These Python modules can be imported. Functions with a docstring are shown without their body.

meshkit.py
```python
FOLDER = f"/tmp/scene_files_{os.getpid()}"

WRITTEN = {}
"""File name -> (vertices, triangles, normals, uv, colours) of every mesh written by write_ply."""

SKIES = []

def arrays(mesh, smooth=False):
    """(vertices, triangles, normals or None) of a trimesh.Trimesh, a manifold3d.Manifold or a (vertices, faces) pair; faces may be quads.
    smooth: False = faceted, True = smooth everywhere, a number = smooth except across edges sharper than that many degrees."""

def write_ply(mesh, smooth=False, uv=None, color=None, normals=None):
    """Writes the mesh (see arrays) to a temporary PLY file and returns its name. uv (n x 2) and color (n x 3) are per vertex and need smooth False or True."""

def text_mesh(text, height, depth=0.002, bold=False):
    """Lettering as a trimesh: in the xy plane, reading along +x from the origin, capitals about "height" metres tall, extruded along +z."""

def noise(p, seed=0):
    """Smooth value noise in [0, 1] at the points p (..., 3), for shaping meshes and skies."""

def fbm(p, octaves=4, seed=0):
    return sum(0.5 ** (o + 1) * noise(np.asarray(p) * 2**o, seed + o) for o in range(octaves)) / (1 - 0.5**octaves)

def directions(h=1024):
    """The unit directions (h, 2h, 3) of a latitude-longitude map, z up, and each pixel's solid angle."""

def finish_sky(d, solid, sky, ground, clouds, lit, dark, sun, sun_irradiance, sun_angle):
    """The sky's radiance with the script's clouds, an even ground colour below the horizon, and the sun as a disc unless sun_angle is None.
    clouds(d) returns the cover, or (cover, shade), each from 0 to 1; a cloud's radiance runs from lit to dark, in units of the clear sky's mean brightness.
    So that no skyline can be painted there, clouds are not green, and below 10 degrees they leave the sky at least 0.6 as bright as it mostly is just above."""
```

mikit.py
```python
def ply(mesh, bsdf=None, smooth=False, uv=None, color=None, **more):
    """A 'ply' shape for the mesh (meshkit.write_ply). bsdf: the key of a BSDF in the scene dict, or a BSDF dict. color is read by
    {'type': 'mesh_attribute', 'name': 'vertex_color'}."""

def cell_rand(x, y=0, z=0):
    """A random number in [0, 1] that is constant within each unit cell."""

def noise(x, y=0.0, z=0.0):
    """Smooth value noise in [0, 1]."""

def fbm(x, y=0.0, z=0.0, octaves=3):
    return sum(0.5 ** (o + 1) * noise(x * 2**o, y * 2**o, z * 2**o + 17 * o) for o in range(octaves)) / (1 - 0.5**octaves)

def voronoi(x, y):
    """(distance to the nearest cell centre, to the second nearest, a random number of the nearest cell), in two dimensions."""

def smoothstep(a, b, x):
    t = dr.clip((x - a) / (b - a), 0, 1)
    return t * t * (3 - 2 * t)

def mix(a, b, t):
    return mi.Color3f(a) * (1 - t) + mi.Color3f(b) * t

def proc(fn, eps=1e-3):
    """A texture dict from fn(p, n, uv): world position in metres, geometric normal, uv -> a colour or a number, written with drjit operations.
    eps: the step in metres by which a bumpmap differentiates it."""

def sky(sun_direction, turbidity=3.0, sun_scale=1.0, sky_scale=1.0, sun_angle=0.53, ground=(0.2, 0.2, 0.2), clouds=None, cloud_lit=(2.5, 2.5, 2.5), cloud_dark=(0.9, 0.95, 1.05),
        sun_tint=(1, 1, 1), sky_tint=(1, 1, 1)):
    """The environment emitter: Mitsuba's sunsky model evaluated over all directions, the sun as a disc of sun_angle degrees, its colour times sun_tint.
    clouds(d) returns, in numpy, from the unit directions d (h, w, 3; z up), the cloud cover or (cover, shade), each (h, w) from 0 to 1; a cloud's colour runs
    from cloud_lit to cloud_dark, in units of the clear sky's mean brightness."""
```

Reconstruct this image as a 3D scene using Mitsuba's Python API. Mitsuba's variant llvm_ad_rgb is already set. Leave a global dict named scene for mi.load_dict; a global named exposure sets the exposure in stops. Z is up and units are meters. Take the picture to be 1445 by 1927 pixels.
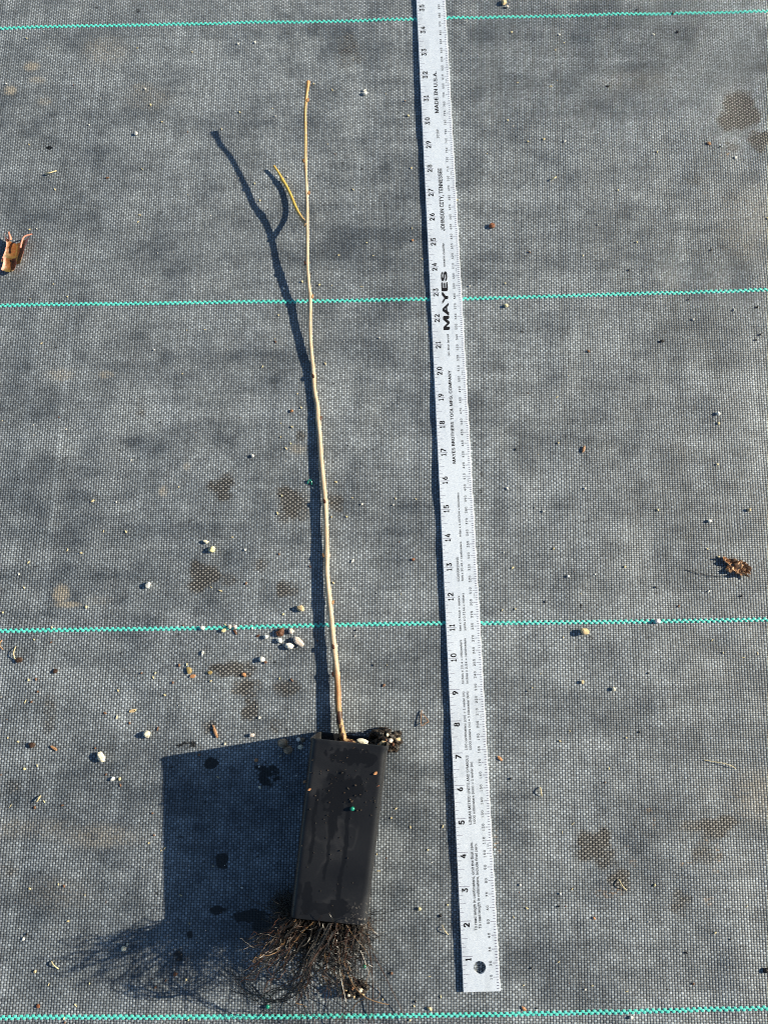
import math, random
import numpy as np, trimesh, manifold3d, mitsuba as mi, drjit as dr
import mikit, meshkit
from mikit import noise, fbm, cell_rand, smoothstep, mix, proc

T = mi.ScalarTransform4f
scene, labels = {}, {}
rng = np.random.default_rng(7)

# ---------------------------------------------------------------- camera, light, exposure
CAM = np.array([0, 0, 0.6795])
scene['camera'] = {'type': 'perspective', 'fov': 2 * math.degrees(math.atan(722.5 / 1500)), 'fov_axis': 'x',
                   'near_clip': 0.01, 'far_clip': 60.0,
                   'to_world': T().look_at(origin=CAM.tolist(), target=(CAM + np.array([-0.00313924, 0.1964183, -0.98051517])).tolist(),
                                           up=[6.28854575e-04, 0.980520194, 0.196417297])}
SUN = (0.88391623, 0.13999858, 0.44619781)          # low sun from the right: azimuth 9, elevation 26.5 degrees
scene['sky'] = mikit.sky(SUN, turbidity=3.0, sun_scale=1.0, sky_scale=0.47, ground=(0.14, 0.14, 0.14), sun_tint=(0.84, 0.98, 1.20))
exposure = 2.95

# ---------------------------------------------------------------- measured places (millimetres on the ground, x right, y away, z up)
RULER_TEXT = [('To read length in centimeters, omit the final zero.', 10.9, 13.0, 43.6, 109.3, 'n'), ('To read length in millimeters, include final zero.', 14.3, 16.3, 45.0, 108.0, 'n'), ('LINEAR METRIC UNITS AND SYMBOLS', 10.9, 12.9, 122.4, 175.8, 'n'), ('1000 millimeters (mm) = 1 meter (m)', 14.4, 16.2, 122.6, 170.6, 'n'), ('100 centimeters (cm) = 1 meter (m)', 10.8, 12.6, 179.9, 226.5, 'n'), ('1000 meters (m) = 1 kilometer (km)', 14.2, 16.0, 179.9, 226.5, 'n'), ('inches x 25.4 = millimeters', 10.8, 12.5, 232.8, 269.0, 't'), ('inches x 2.54 = centimeters', 14.4, 16.1, 232.8, 270.3, 't'), ('feet x 0.3048 = meters', 11, 12.6, 276.2, 306.0, 't'), ('yards x 0.9144 = meters', 14.8, 16.5, 276.5, 308.2, 't'), ('CONVERSIONS', 11.5, 13.3, 318.2, 338.9, 't'), ('feet x 30.48 = centimeters', 15, 16.6, 318.2, 352.3, 't'), ('miles x 1.609344 = kilometers', 15, 16.6, 356.7, 395.6, 't'), ('MAYES BROTHERS TOOL MFG. COMPANY', 12.6, 15.1, 421.7, 508.2, 'b'), ('on the level', 13.1, 14.9, 521.5, 543.1, 'i'), ('MAYES', 10.9, 15.8, 547.4, 604.6, 'B'), ('means quality', 13.2, 15.0, 609.1, 633.2, 'i'), ('JOHNSON CITY, TENNESSEE', 12.8, 16.3, 645.8, 710.9, 'b'), ('10189', 13.2, 15.4, 743.0, 752.5, 'n'), ('MADE IN U.S.A.', 12.9, 16.2, 770.4, 816.3, 's')]
STEM = [(-70.9, 525.1, 48.1, 1.69), (-71.1, 521.4, 47.3, 1.69), (-71.9, 516.6, 45.7, 1.45), (-73.0, 508.3, 43.1, 1.26), (-73.8, 498.6, 39.4, 1.26), (-73.6, 479.2, 35.0, 1.31), (-73.8, 460.0, 30.4, 1.45), (-73.2, 440.3, 26.3, 1.5), (-72.9, 429.5, 22.8, 1.7), (-72.5, 416.8, 19.6, 1.6), (-72.4, 396.9, 16.6, 1.7), (-71.9, 373.5, 14.3, 1.74), (-71.6, 358.2, 12.4, 1.84), (-70.3, 342.8, 10.7, 1.83), (-69.1, 332.7, 8.9, 1.88), (-69.1, 312.4, 7.1, 1.83), (-68.8, 297.2, 5.4, 1.87), (-67.6, 281.6, 4.4, 1.96), (-65.8, 266.2, 3.7, 2.05), (-64.7, 250.7, 3.3, 2.04), (-63.4, 241.0, 3.3, 2.13), (-61.7, 232.6, 3.4, 2.18), (-60.4, 217.3, 3.4, 2.21), (-58.8, 201.9, 3.5, 2.3), (-57.7, 186.8, 3.5, 2.33), (-56.2, 171.8, 3.6, 2.37), (-54.5, 156.8, 3.8, 2.4), (-53.1, 142.1, 4.1, 2.39), (-52.2, 127.6, 4.2, 2.34), (-51.9, 118.3, 4.0, 2.33), (-51.3, 99.2, 3.9, 2.37), (-50.7, 80.2, 4.1, 2.44), (-48.6, 61.4, 4.8, 2.52), (-46.5, 42.9, 5.5, 2.54), (-44.6, 24.6, 6.2, 2.57), (-42.2, 6.5, 6.8, 2.69), (-40.4, -11.4, 7.1, 2.72), (-39.5, -29.0, 7.5, 2.74), (-38.6, -37.8, 7.9, 2.78), (-36.9, -46.5, 8.4, 2.81), (-34.5, -55.0, 8.9, 2.91)]
BRANCH = [(-73.2, 399.7, 17.4, 1.09), (-76.3, 407.7, 13.0, 1.22), (-81.0, 417.6, 7.5, 1.24), (-85.5, 428.3, 4.5, 1.24), (-90.4, 441.1, 3.4, 1.25), (-94.7, 450.2, 3.1, 1.25), (-98.3, 456.2, 3.3, 1.38), (-99.3, 458.3, 3.6, 1.1), (-101.9, 463.0, 4.1, 0.95), (-106.3, 469.7, 4.6, 0.86)]
BUDS = [(-72.4, 508.8, 44.5, 1), (-75.2, 457.9, 31.1, -1), (-71.4, 429.3, 24.0, 1), (-66.6, 97.5, 4.9, -1), (-74.3, 365.4, 14.4, -1), (-67.8, 334.2, 10.3, 1), (-66.6, 259.6, 4.5, -1), (-57.9, 219.9, 4.4, 1), (-54.3, 143.8, 5.1, -1), (-46.3, 58.0, 5.9, 1), (-47.5, 20.4, 7.3, -1), (-43.2, -2.6, 8.0, -1)]
POT = [(-56.6, -48.4, 66.0), (1.2, -54.5, 66.0), (-70.8, -175.7, 55.0), (-14.5, -181.0, 55.0)]
LINES = [[(-414.4, 624.5), (-382.9, 626.2), (-277.5, 628.4), (-172.2, 631.1), (33.4, 635.1), (62.4, 635.9), (196.9, 639.2), (379.1, 643.6), (418.7, 644.7)], [(-384.2, 329.8), (-354.8, 330.0), (-257.2, 331.2), (-159.6, 333.1), (-71.7, 333.8), (40.5, 335.2), (69.8, 335.9), (206.5, 339.9), (350.8, 344.4), (387.5, 345.4)], [(-353.7, 33.5), (-326.8, 33.7), (-236.9, 35.0), (-147.0, 36.1), (-39.2, 38.8), (55.1, 40.1), (77.6, 40.1), (212.3, 41.4), (322.3, 43.1), (356.0, 43.6)], [(-323.4, -262.4), (-298.7, -262.4), (-196.0, -261.9), (-72.9, -261.4), (46.0, -260.1), (111.6, -259.1), (201.8, -257.3), (294.2, -255.0), (325.0, -254.2)]]
WET = [(-143.8, 157.8, 6.9, 7.5, 0.8), (-141.1, 151.2, 5.6, 5.2, 0.63), (-144.1, 150.7, 4.4, 4.8, 0.57), (-150.7, 158.3, 6.1, 5.6, 0.62), (-139.8, 163.4, 6.1, 6.3, 0.76), (-82.0, 142.5, 9.8, 11.8, 0.85), (-73.8, 136.4, 6.7, 8.9, 0.61), (-89.1, 135.0, 5.8, 9.9, 0.61), (-87.4, 152.0, 8.2, 6.8, 0.82), (-72.7, 145.5, 4.8, 9.1, 0.6), (-44.1, 144.9, 4.3, 7.4, 0.7), (-40.9, 140.1, 2.8, 4.2, 0.56), (-48.1, 142.4, 2.6, 4.0, 0.64), (-47.5, 149.3, 3.5, 4.3, 0.56), (-40.1, 147.4, 3.0, 5.1, 0.54), (-75.9, 204.1, 4.2, 5.1, 0.7), (-158.0, 79.8, 8.5, 9.1, 0.85), (-149.5, 79.7, 7.3, 4.7, 0.81), (-162.1, 72.6, 7.3, 5.9, 0.83), (-164.0, 86.2, 4.9, 7.2, 0.77), (-150.9, 84.3, 5.7, 5.3, 0.76), (-135.1, 77.6, 9.1, 5.9, 0.5), (-84.9, 68.4, 5.6, 6.7, 0.7), (-79.3, 67.4, 4.3, 4.9, 0.57), (-90.1, 66.2, 3.2, 4.3, 0.66), (-89.7, 71.8, 4.3, 4.9, 0.69), (-79.3, 69.0, 4.4, 5.4, 0.52), (-108.2, 89.0, 5.5, 5.9, 0.5), (-127.8, 2.6, 12.1, 5.4, 0.8), (-121.8, -1.7, 10.0, 3.5, 0.69), (-135.7, -1.1, 10.6, 3.3, 0.66), (-140.0, 2.6, 7.9, 4.0, 0.78), (-115.9, 3.5, 7.5, 4.7, 0.61), (-116.2, -13.5, 8.2, 6.5, 0.75), (-113.3, -19.0, 4.5, 4.2, 0.54), (-124.0, -15.1, 6.7, 3.5, 0.64), (-123.9, -11.3, 5.6, 4.6, 0.55), (-108.3, -11.9, 4.9, 4.3, 0.54), (-82.9, -13.5, 10.6, 5.7, 0.7), (-113.3, -32.8, 4.4, 7.1, 0.75), (-108.9, -32.8, 2.5, 4.4, 0.73), (-117.5, -34.3, 3.0, 4.7, 0.68), (-114.7, -26.7, 2.7, 5.7, 0.61), (-110.0, -28.8, 3.4, 4.9, 0.68), (-146.7, -45.6, 4.4, 4.1, 0.7), (-144.3, -48.8, 2.1, 2.1, 0.52), (-147.9, -49.1, 2.5, 2.1, 0.54), (-149.5, -42.7, 3.7, 2.6, 0.57), (-144.2, -42.6, 3.3, 3.3, 0.69), (-91.0, -43.5, 5.3, 6.6, 0.45), (-37.5, 599.1, 10.4, 11.9, 0.45), (-28.6, 592.3, 8.0, 7.4, 0.43), (-40.8, 587.2, 8.6, 8.2, 0.41), (-44.8, 608.3, 6.4, 8.2, 0.32), (-36.9, 611.8, 7.3, 8.1, 0.43), (339.9, 527.1, 12.1, 14.4, 1), (351.9, 526.6, 8.5, 9.8, 0.88), (328.6, 520.2, 8.4, 10.2, 0.85), (333.6, 539.2, 7.1, 10.2, 0.9), (344.6, 541.7, 10.7, 11.3, 0.99), (357.9, 500.0, 10.1, 7.5, 0.95), (366.6, 496.6, 6.7, 4.4, 0.68), (356.9, 492.2, 5.9, 6.2, 0.71), (353.3, 506.7, 5.9, 3.8, 0.72), (366.8, 504.1, 6.9, 5.3, 0.79), (329.3, 492.6, 7.1, 5.5, 0.5), (293.5, 455.9, 5.6, 4.7, 0.4), (298.5, 454.0, 3.8, 4.0, 0.3), (288.3, 453.7, 3.3, 2.6, 0.32), (288.0, 456.6, 4.8, 3.0, 0.3), (293.9, 460.8, 2.9, 2.7, 0.33), (167.9, -138.2, 9.5, 10.3, 0.9), (173.4, -145.2, 8.3, 8.6, 0.7), (160.1, -143.6, 8.1, 5.4, 0.86), (160.3, -133.2, 7.6, 6.3, 0.8), (174.8, -131.7, 5.0, 8.1, 0.85), (184.8, -162.0, 6.3, 6.8, 0.8), (189.3, -165.9, 4.0, 5.9, 0.65), (178.6, -163.5, 4.1, 4.3, 0.65), (178.6, -161.5, 3.7, 3.9, 0.57), (189.6, -157.9, 4.2, 3.4, 0.6), (264.0, -122.4, 14.6, 5.7, 0.8), (266.4, -127.4, 7.8, 3.6, 0.79), (261.2, -127.4, 9.4, 4.6, 0.56), (249.6, -122.0, 12.5, 4.3, 0.62), (273.9, -118.7, 8.5, 4.8, 0.79), (255.9, -144.1, 7.9, 5.7, 0.6), (263.7, -144.6, 5.5, 3.2, 0.49), (248.6, -146.3, 6.1, 3.2, 0.48), (249.7, -141.2, 5.1, 4.3, 0.56), (260.0, -139.8, 5.2, 2.9, 0.49), (232.1, -179.6, 6.2, 6.2, 0.55), (232.6, -184.9, 4.3, 4.4, 0.49), (227.1, -183.1, 5.0, 3.6, 0.44), (230.9, -174.5, 4.3, 5.4, 0.41), (238.0, -177.6, 4.2, 4.2, 0.53), (-278.6, -32.8, 5.3, 16.2, 0.5), (-216.7, -0.4, 6.1, 5.4, 0.35), (-210.7, -1.4, 4.2, 3.1, 0.28), (-222.3, -2.1, 3.9, 4.3, 0.25), (-217.4, 4.4, 5.3, 4.1, 0.27), (-211.8, 2.3, 3.4, 3.4, 0.25), (-301.1, -156.4, 4.7, 6.3, 0.5), (-296.3, -157.0, 2.6, 3.5, 0.48), (-302.3, -161.5, 3.9, 3.0, 0.36), (-305.9, -156.0, 4.1, 5.1, 0.35), (-296.5, -155.5, 2.7, 3.7, 0.44), (-304.1, -91.7, 8.7, 5.6, 0.4), (-219.5, 232.4, 5.7, 11.3, 0.3), (-187.2, 398.9, 4.3, 5.3, 0.3), (-183.0, 397.3, 3.8, 3.4, 0.26), (-190.3, 395.4, 2.6, 4.2, 0.3), (-190.2, 403.1, 2.2, 4.3, 0.27), (-184.5, 403.0, 3.2, 3.1, 0.24)]
BLACK = [(-131.5, -149.6, 4.3, 6.0, 1), (-133.5, -185.0, 7.1, 3.2, 0.95), (-142.4, -74.2, 4.8, 4.2, 0.9), (-96.5, -82.5, 8.7, 8.4, 0.8), (-164.9, -59.1, 11.4, 2.8, 0.6), (-107.3, -189.7, 11.8, 4.5, 0.95), (-95.3, -197.4, 10.9, 7.2, 1), (-162.9, -218.6, 3.7, 4.9, 0.85), (-154.9, -203.2, 2.1, 2.3, 1), (-70.1, -203.2, 16.7, 9.0, 0.9)]
DUST = [(-347.4, 582.0, 6.8, 4.5, 0.8), (-365.8, 555.3, 5.2, 4.5, 0.8), (-340.9, 567.0, 7.3, 3.4, 0.5), (-331.1, 543.4, 6.2, 3.9, 0.4), (-277.5, 64.9, 5.9, 6.9, 1), (-270.9, 55.8, 10.0, 2.4, 0.8), (-236.4, 557.9, 10.4, 5.6, 0.35), (-275.6, 599.8, 18.9, 14.7, 0.3), (-230.6, 546.1, 20.7, 11.2, 0.25), (-293.3, 262.6, 10.6, 5.2, 0.45), (-252.5, 262.6, 5.8, 3.1, 0.5), (-195.3, 154.5, 3.3, 4.5, 0.6), (-175.5, 177.0, 2.8, 3.0, 0.5), (-229.9, -130.4, 25.7, 8.3, 0.35), (344.7, 411.6, 29.8, 37.5, 0.3), (302.4, -99.6, 21.5, 18.6, 0.4), (-78.5, 192.9, 6.6, 4.1, 0.5), (245.0, 565.5, 31.0, 11.2, 0.2), (-286.0, -124.4, 30.0, 7.4, 0.25), (-265.0, -172.2, 25.4, 11.4, 0.2), (-247.6, 59.4, 13.6, 3.9, 0.2)]
RUST = [(173.7, -171.9, 6.3, 3.2, 0.7), (183.0, -171.1, 4.2, 2.7, 0.6), (211.9, -109.5, 1.7, 1.4, 0.8), (215.0, -120.0, 1.7, 3.2, 0.6), (197.0, -148.9, 2.5, 2.7, 0.7), (238.5, -150.1, 5.1, 1.8, 0.7), (262.2, -155.2, 2.1, 1.8, 0.9), (265.2, -144.1, 1.7, 7.3, 0.6), (254.5, -134.1, 5.1, 1.8, 0.5), (254.5, -177.7, 3.4, 2.7, 0.6), (87.2, -133.0, 2.1, 8.3, 0.6), (90.4, -140.2, 1.3, 2.3, 0.8), (323.5, 484.1, 5.1, 1.6, 0.7), (305.1, 443.6, 5.0, 1.6, 0.5), (192.5, -140.2, 2.1, 2.3, 0.5)]
LITTER = [(-203.1, 72.1, 5.9, 5.0, 70, 'white', 'stone', 'small white stone with its shadow, alone in the middle of the left side'), (-196.8, -50.7, 5.7, 5.7, 0, 'cream', 'stone', 'rough cream stone beside the top left corner of the pot shadow'), (-232.9, -68.4, 8.7, 5.7, -60, 'cream', 'stone', 'largest cream stone left of the pot, longer than wide'), (-223.0, -85.8, 3.9, 3.0, 20, 'white', 'stone', 'small white pebble just below the long cream stone'), (-217.3, -85.8, 2.6, 2.2, 80, 'yellow', 'stone', 'tiny yellow grain right of the small white pebble below the long cream stone'), (-155.7, 109.8, 5.5, 3.2, -15, 'cream', 'stone', 'small cream stone lying just above a yellowish one, left of the stem'), (-149.9, 102.8, 6.0, 5.0, 40, 'yellow', 'stone', 'yellowish cream stone with a dark wet patch below it'), (-72.8, 52.6, 6.8, 5.0, -25, 'tan', 'stone', 'tan stone casting a pointed shadow just left of the stem shadow, above a green line'), (-155.1, 36.1, 4.5, 3.6, 0, 'white', 'perlite', 'white perlite granule lying on the green line at the far left of the spill'), (-137.5, 33.9, 4.5, 3.1, 30, 'yellow', 'perlite', 'hollow yellowish granule touching the underside of the green line'), (-132.2, 37.0, 3.6, 3.6, 0, 'cream', 'perlite', 'cream granule on the green line, left one of two side by side'), (-127.7, 37.0, 3.8, 3.6, 0, 'pink', 'perlite', 'pinkish white granule on the green line above a brown bark sliver'), (-127.6, 32.5, 5.4, 2.2, -60, 'bark', 'bark', 'brown bark sliver under the two granules on the green line'), (-101.4, 28.6, 3.6, 3.6, 0, 'white', 'perlite', 'round white granule alone below the green line, left of the brown bark chunk'), (-108.2, 29.4, 4.0, 1.8, 20, 'bark', 'bark', 'thin dark brown bark flake left of the round white granule'), (-80.0, 33.4, 4.9, 4.5, 0, 'pink', 'perlite', 'pinkish round granule right of the brown bark chunk'), (-89.7, 25.5, 5.4, 4.0, -30, 'white', 'perlite', 'white granule right under the brown bark chunk'), (-81.5, 21.0, 7.2, 4.9, -10, 'white', 'perlite', 'smooth white oval granule, lowest of the group by the bark chunk'), (-73.6, 24.6, 10.3, 5.8, -38, 'pink', 'perlite', 'longest pinkish white granule of the group by the bark chunk'), (-89.4, 31.7, 9.0, 7.2, 40, 'bark', 'bark', 'dark brown bark chunk among white granules below the green line'), (-104.0, 10.0, 4.9, 4.5, 0, 'white', 'perlite', 'round white granule with a brown crumb at its lower right'), (-101.3, 7.4, 3.1, 2.7, 0, 'bark', 'bark', 'brown crumb stuck against the round white granule'), (-154.2, 15.3, 4.0, 2.2, 75, 'white', 'perlite', 'narrow white upright granule above the moss crumbs'), (-119.2, -2.6, 4.4, 3.6, -50, 'orange', 'bark', 'pale orange bark chip in the middle of the dark wet patch'), (-110.5, -51.5, 4.8, 3.5, -20, 'pink', 'stone', 'pale pinkish stone at the upper edge of the pot shadow'), (-133.0, -58.3, 2.2, 2.2, 0, 'cream', 'stone', 'tiny cream grain on the edge of the pot shadow'), (-84.9, -57.8, 7.9, 7.4, 0, 'brownwhite', 'perlite', 'larger soil covered granule in the pot shadow, upper left of two'), (-80.5, -62.9, 7.0, 6.5, 0, 'brownwhite', 'perlite', 'soil covered granule in the pot shadow, lower right of two'), (-72.3, -54.9, 3.5, 3.5, 0, 'white', 'perlite', 'small pale granule in the shade left of the pot rim'), (-68.8, -55.3, 3.9, 3.5, 60, 'brownwhite', 'perlite', 'speckled granule in the shade nearest the pot rim corner'), (-70.5, -60.8, 4.4, 3.9, 30, 'cream', 'perlite', 'rounded dull granule in the shade below two small ones by the pot rim'), (-106.8, -71.2, 3.9, 3.0, -10, 'orange', 'bark', 'orange brown chip lying inside the pot shadow'), (-103.1, -92.4, 2.6, 2.2, 0, 'cream', 'stone', 'tiny pale grain deep inside the pot shadow'), (-66.0, -87.9, 3.0, 2.6, 0, 'orange', 'bark', 'orange brown grain against the left side of the pot'), (-205.7, -212.9, 4.6, 3.8, 30, 'cream', 'stone', 'cream stone lying by the root shadows at lower left'), (-203.4, -210.2, 2.5, 1.7, 70, 'cream', 'stone', 'small cream chip touching the stone by the root shadows'), (166.1, 32.9, 7.6, 5.8, -15, 'tan', 'stone', 'tan stone right of the ruler just below the green line'), (228.4, 41.4, 4.9, 4.0, 10, 'lilac', 'stone', 'pale lilac white stone lying on the green line right of the ruler'), (162.7, -8.7, 3.1, 2.7, 60, 'tan', 'stone', 'small tan grain right of the ruler, left of a cream one'), (188.5, -14.3, 3.1, 3.1, 0, 'cream', 'stone', 'small cream grain with a dark shadow right of the ruler'), (117.2, 653.7, 6.9, 4.8, 70, 'tan', 'stone', 'tan stone at the top edge right of the ruler'), (120.3, 648.7, 3.2, 2.6, 0, 'pink', 'stone', 'tiny pinkish grain touching the tan stone at the top edge'), (-20.5, 550.8, 5.2, 3.1, 0, 'white', 'stone', 'flat greyish white chip right of the stem tip, lower of two'), (-21.0, 554.4, 3.6, 2.1, 10, 'white', 'stone', 'smaller greyish white chip right of the stem tip, upper of two'), (-240.0, 506.5, 3.6, 3.1, 60, 'white', 'stone', 'tiny white grain left of the tip of the stem shadow'), (-84.4, 227.8, 2.8, 2.8, 0, 'orange', 'stone', 'tiny orange grain left of the middle of the stem shadow'), (-117.7, 186.2, 3.3, 2.8, 0, 'white', 'stone', 'tiny white grain left of the stem shadow, above the round wet patch'), (109.6, 329.0, 3.4, 3.4, 0, 'yellow', 'stone', 'small square yellow grain right of the ruler under the second green line'), (98.6, 408.8, 6.0, 5.5, 30, 'redbrown', 'bark', 'dark reddish brown chunk right of the ruler in the upper part'), (22.7, 94.4, 3.2, 2.7, 0, 'redbrown', 'bark', 'tiny reddish brown chip between stem and ruler'), (25.8, -184.1, 2.9, 2.5, 60, 'yellow', 'stone', 'tiny yellowish grain between the pot and the ruler'), (32.9, -255.3, 4.1, 2.5, -35, 'tan', 'stone', 'tan chip just above the lowest green line, left of the ruler end'), (105.6, -255.2, 4.9, 2.5, -40, 'orange', 'bark', 'orange wood flake above the lowest green line, right of the ruler end'), (188.1, -261.4, 2.9, 2.5, 0, 'white', 'stone', 'small white grain under the lowest green line at lower right'), (-285.6, -206.4, 2.5, 2.1, 60, 'white', 'stone', 'tiny white grain near the lower left edge'), (-274.4, -229.7, 2.5, 2.1, 70, 'tan', 'stone', 'tiny tan grain near the lower left edge, left of the bent straw'), (-269.8, -254.5, 3.3, 2.9, -30, 'redbrown', 'bark', 'brown grain just above the lowest green line at lower left'), (-164.7, -231.5, 3.7, 2.9, 20, 'redbrown', 'bark', 'red brown crumb beside the root shadows'), (-210.3, -32.0, 6.2, 2.6, 12, 'tan', 'husk', 'tan seed husk left of the pot, above the cream stones'), (-222.7, -37.1, 3.1, 1.5, 80, 'cream', 'husk', 'tiny upright cream seed husk left of the tan husk'), (-141.3, -48.5, 11.4, 2.6, -68, 'stick', 'stick', 'short brown bark stick above the pot shadow'), (-273.1, -61.7, 7.0, 2.2, -30, 'stick', 'stick', 'small brown stick near the left edge, right of a dark crumb'), (-290.8, -59.1, 6.1, 4.8, 30, 'darkbark', 'bark', 'very dark brown splayed bark crumb near the left edge'), (-308.0, 9.6, 7.1, 4.9, 0, 'darkbark', 'bark', 'dark brown root clump with a pale rootlet near the left edge'), (-276.8, 0.4, 4.5, 4.0, 60, 'darkbark', 'bark', 'dark crumb right of the root clump near the left edge'), (-164.7, 0.9, 6.2, 4.4, -60, 'moss', 'bark', 'yellowish brown mossy crumb above an orange brown bark piece'), (-161.3, -3.9, 5.3, 3.1, -5, 'orange', 'bark', 'orange brown bark piece below the mossy crumb'), (-147.3, -0.9, 4.4, 3.1, 10, 'moss', 'bark', 'small mossy crumb on the left edge of the large wet patch'), (92.8, -69.9, 5.7, 2.6, -45, 'orange', 'bark', 'orange brown chip close to the right edge of the ruler'), (308.2, 494.9, 4.6, 3.0, -40, 'stick', 'bark', 'brown chip below the dark stain at upper right'), (249.7, 294.0, 4.8, 2.9, 0, 'black', 'bark', 'black soil crumb at right under the second green line'), (295.0, -228.4, 5.8, 4.1, 10, 'black', 'bark', 'black soil lump cut by the right edge'), (215.7, 559.0, 4.6, 2.1, 10, 'black', 'bark', 'black splinter at upper right'), (173.5, 192.2, 6.6, 2.8, 70, 'stick', 'stick', 'twisted brown sliver right of the ruler in the middle'), (154.8, 79.7, 2.7, 2.3, 0, 'white', 'stone', 'tiny white grain between the ruler and the crumpled leaf'), (279.3, 127.7, 3.2, 2.8, 0, 'white', 'stone', 'tiny white grain above the crumpled brown leaf'), (294.6, 224.9, 3.3, 2.8, 0, 'white', 'stone', 'tiny white grain above a tan one at the right'), (314.2, 137.6, 3.2, 2.8, 0, 'tan', 'stone', 'tiny tan grain near the right edge above the crumpled leaf'), (-17.7, -51.6, 9.6, 3.9, -14, 'cream', 'perlite', 'cream granule wedged at the upper pot rim right of the stem')]
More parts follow.
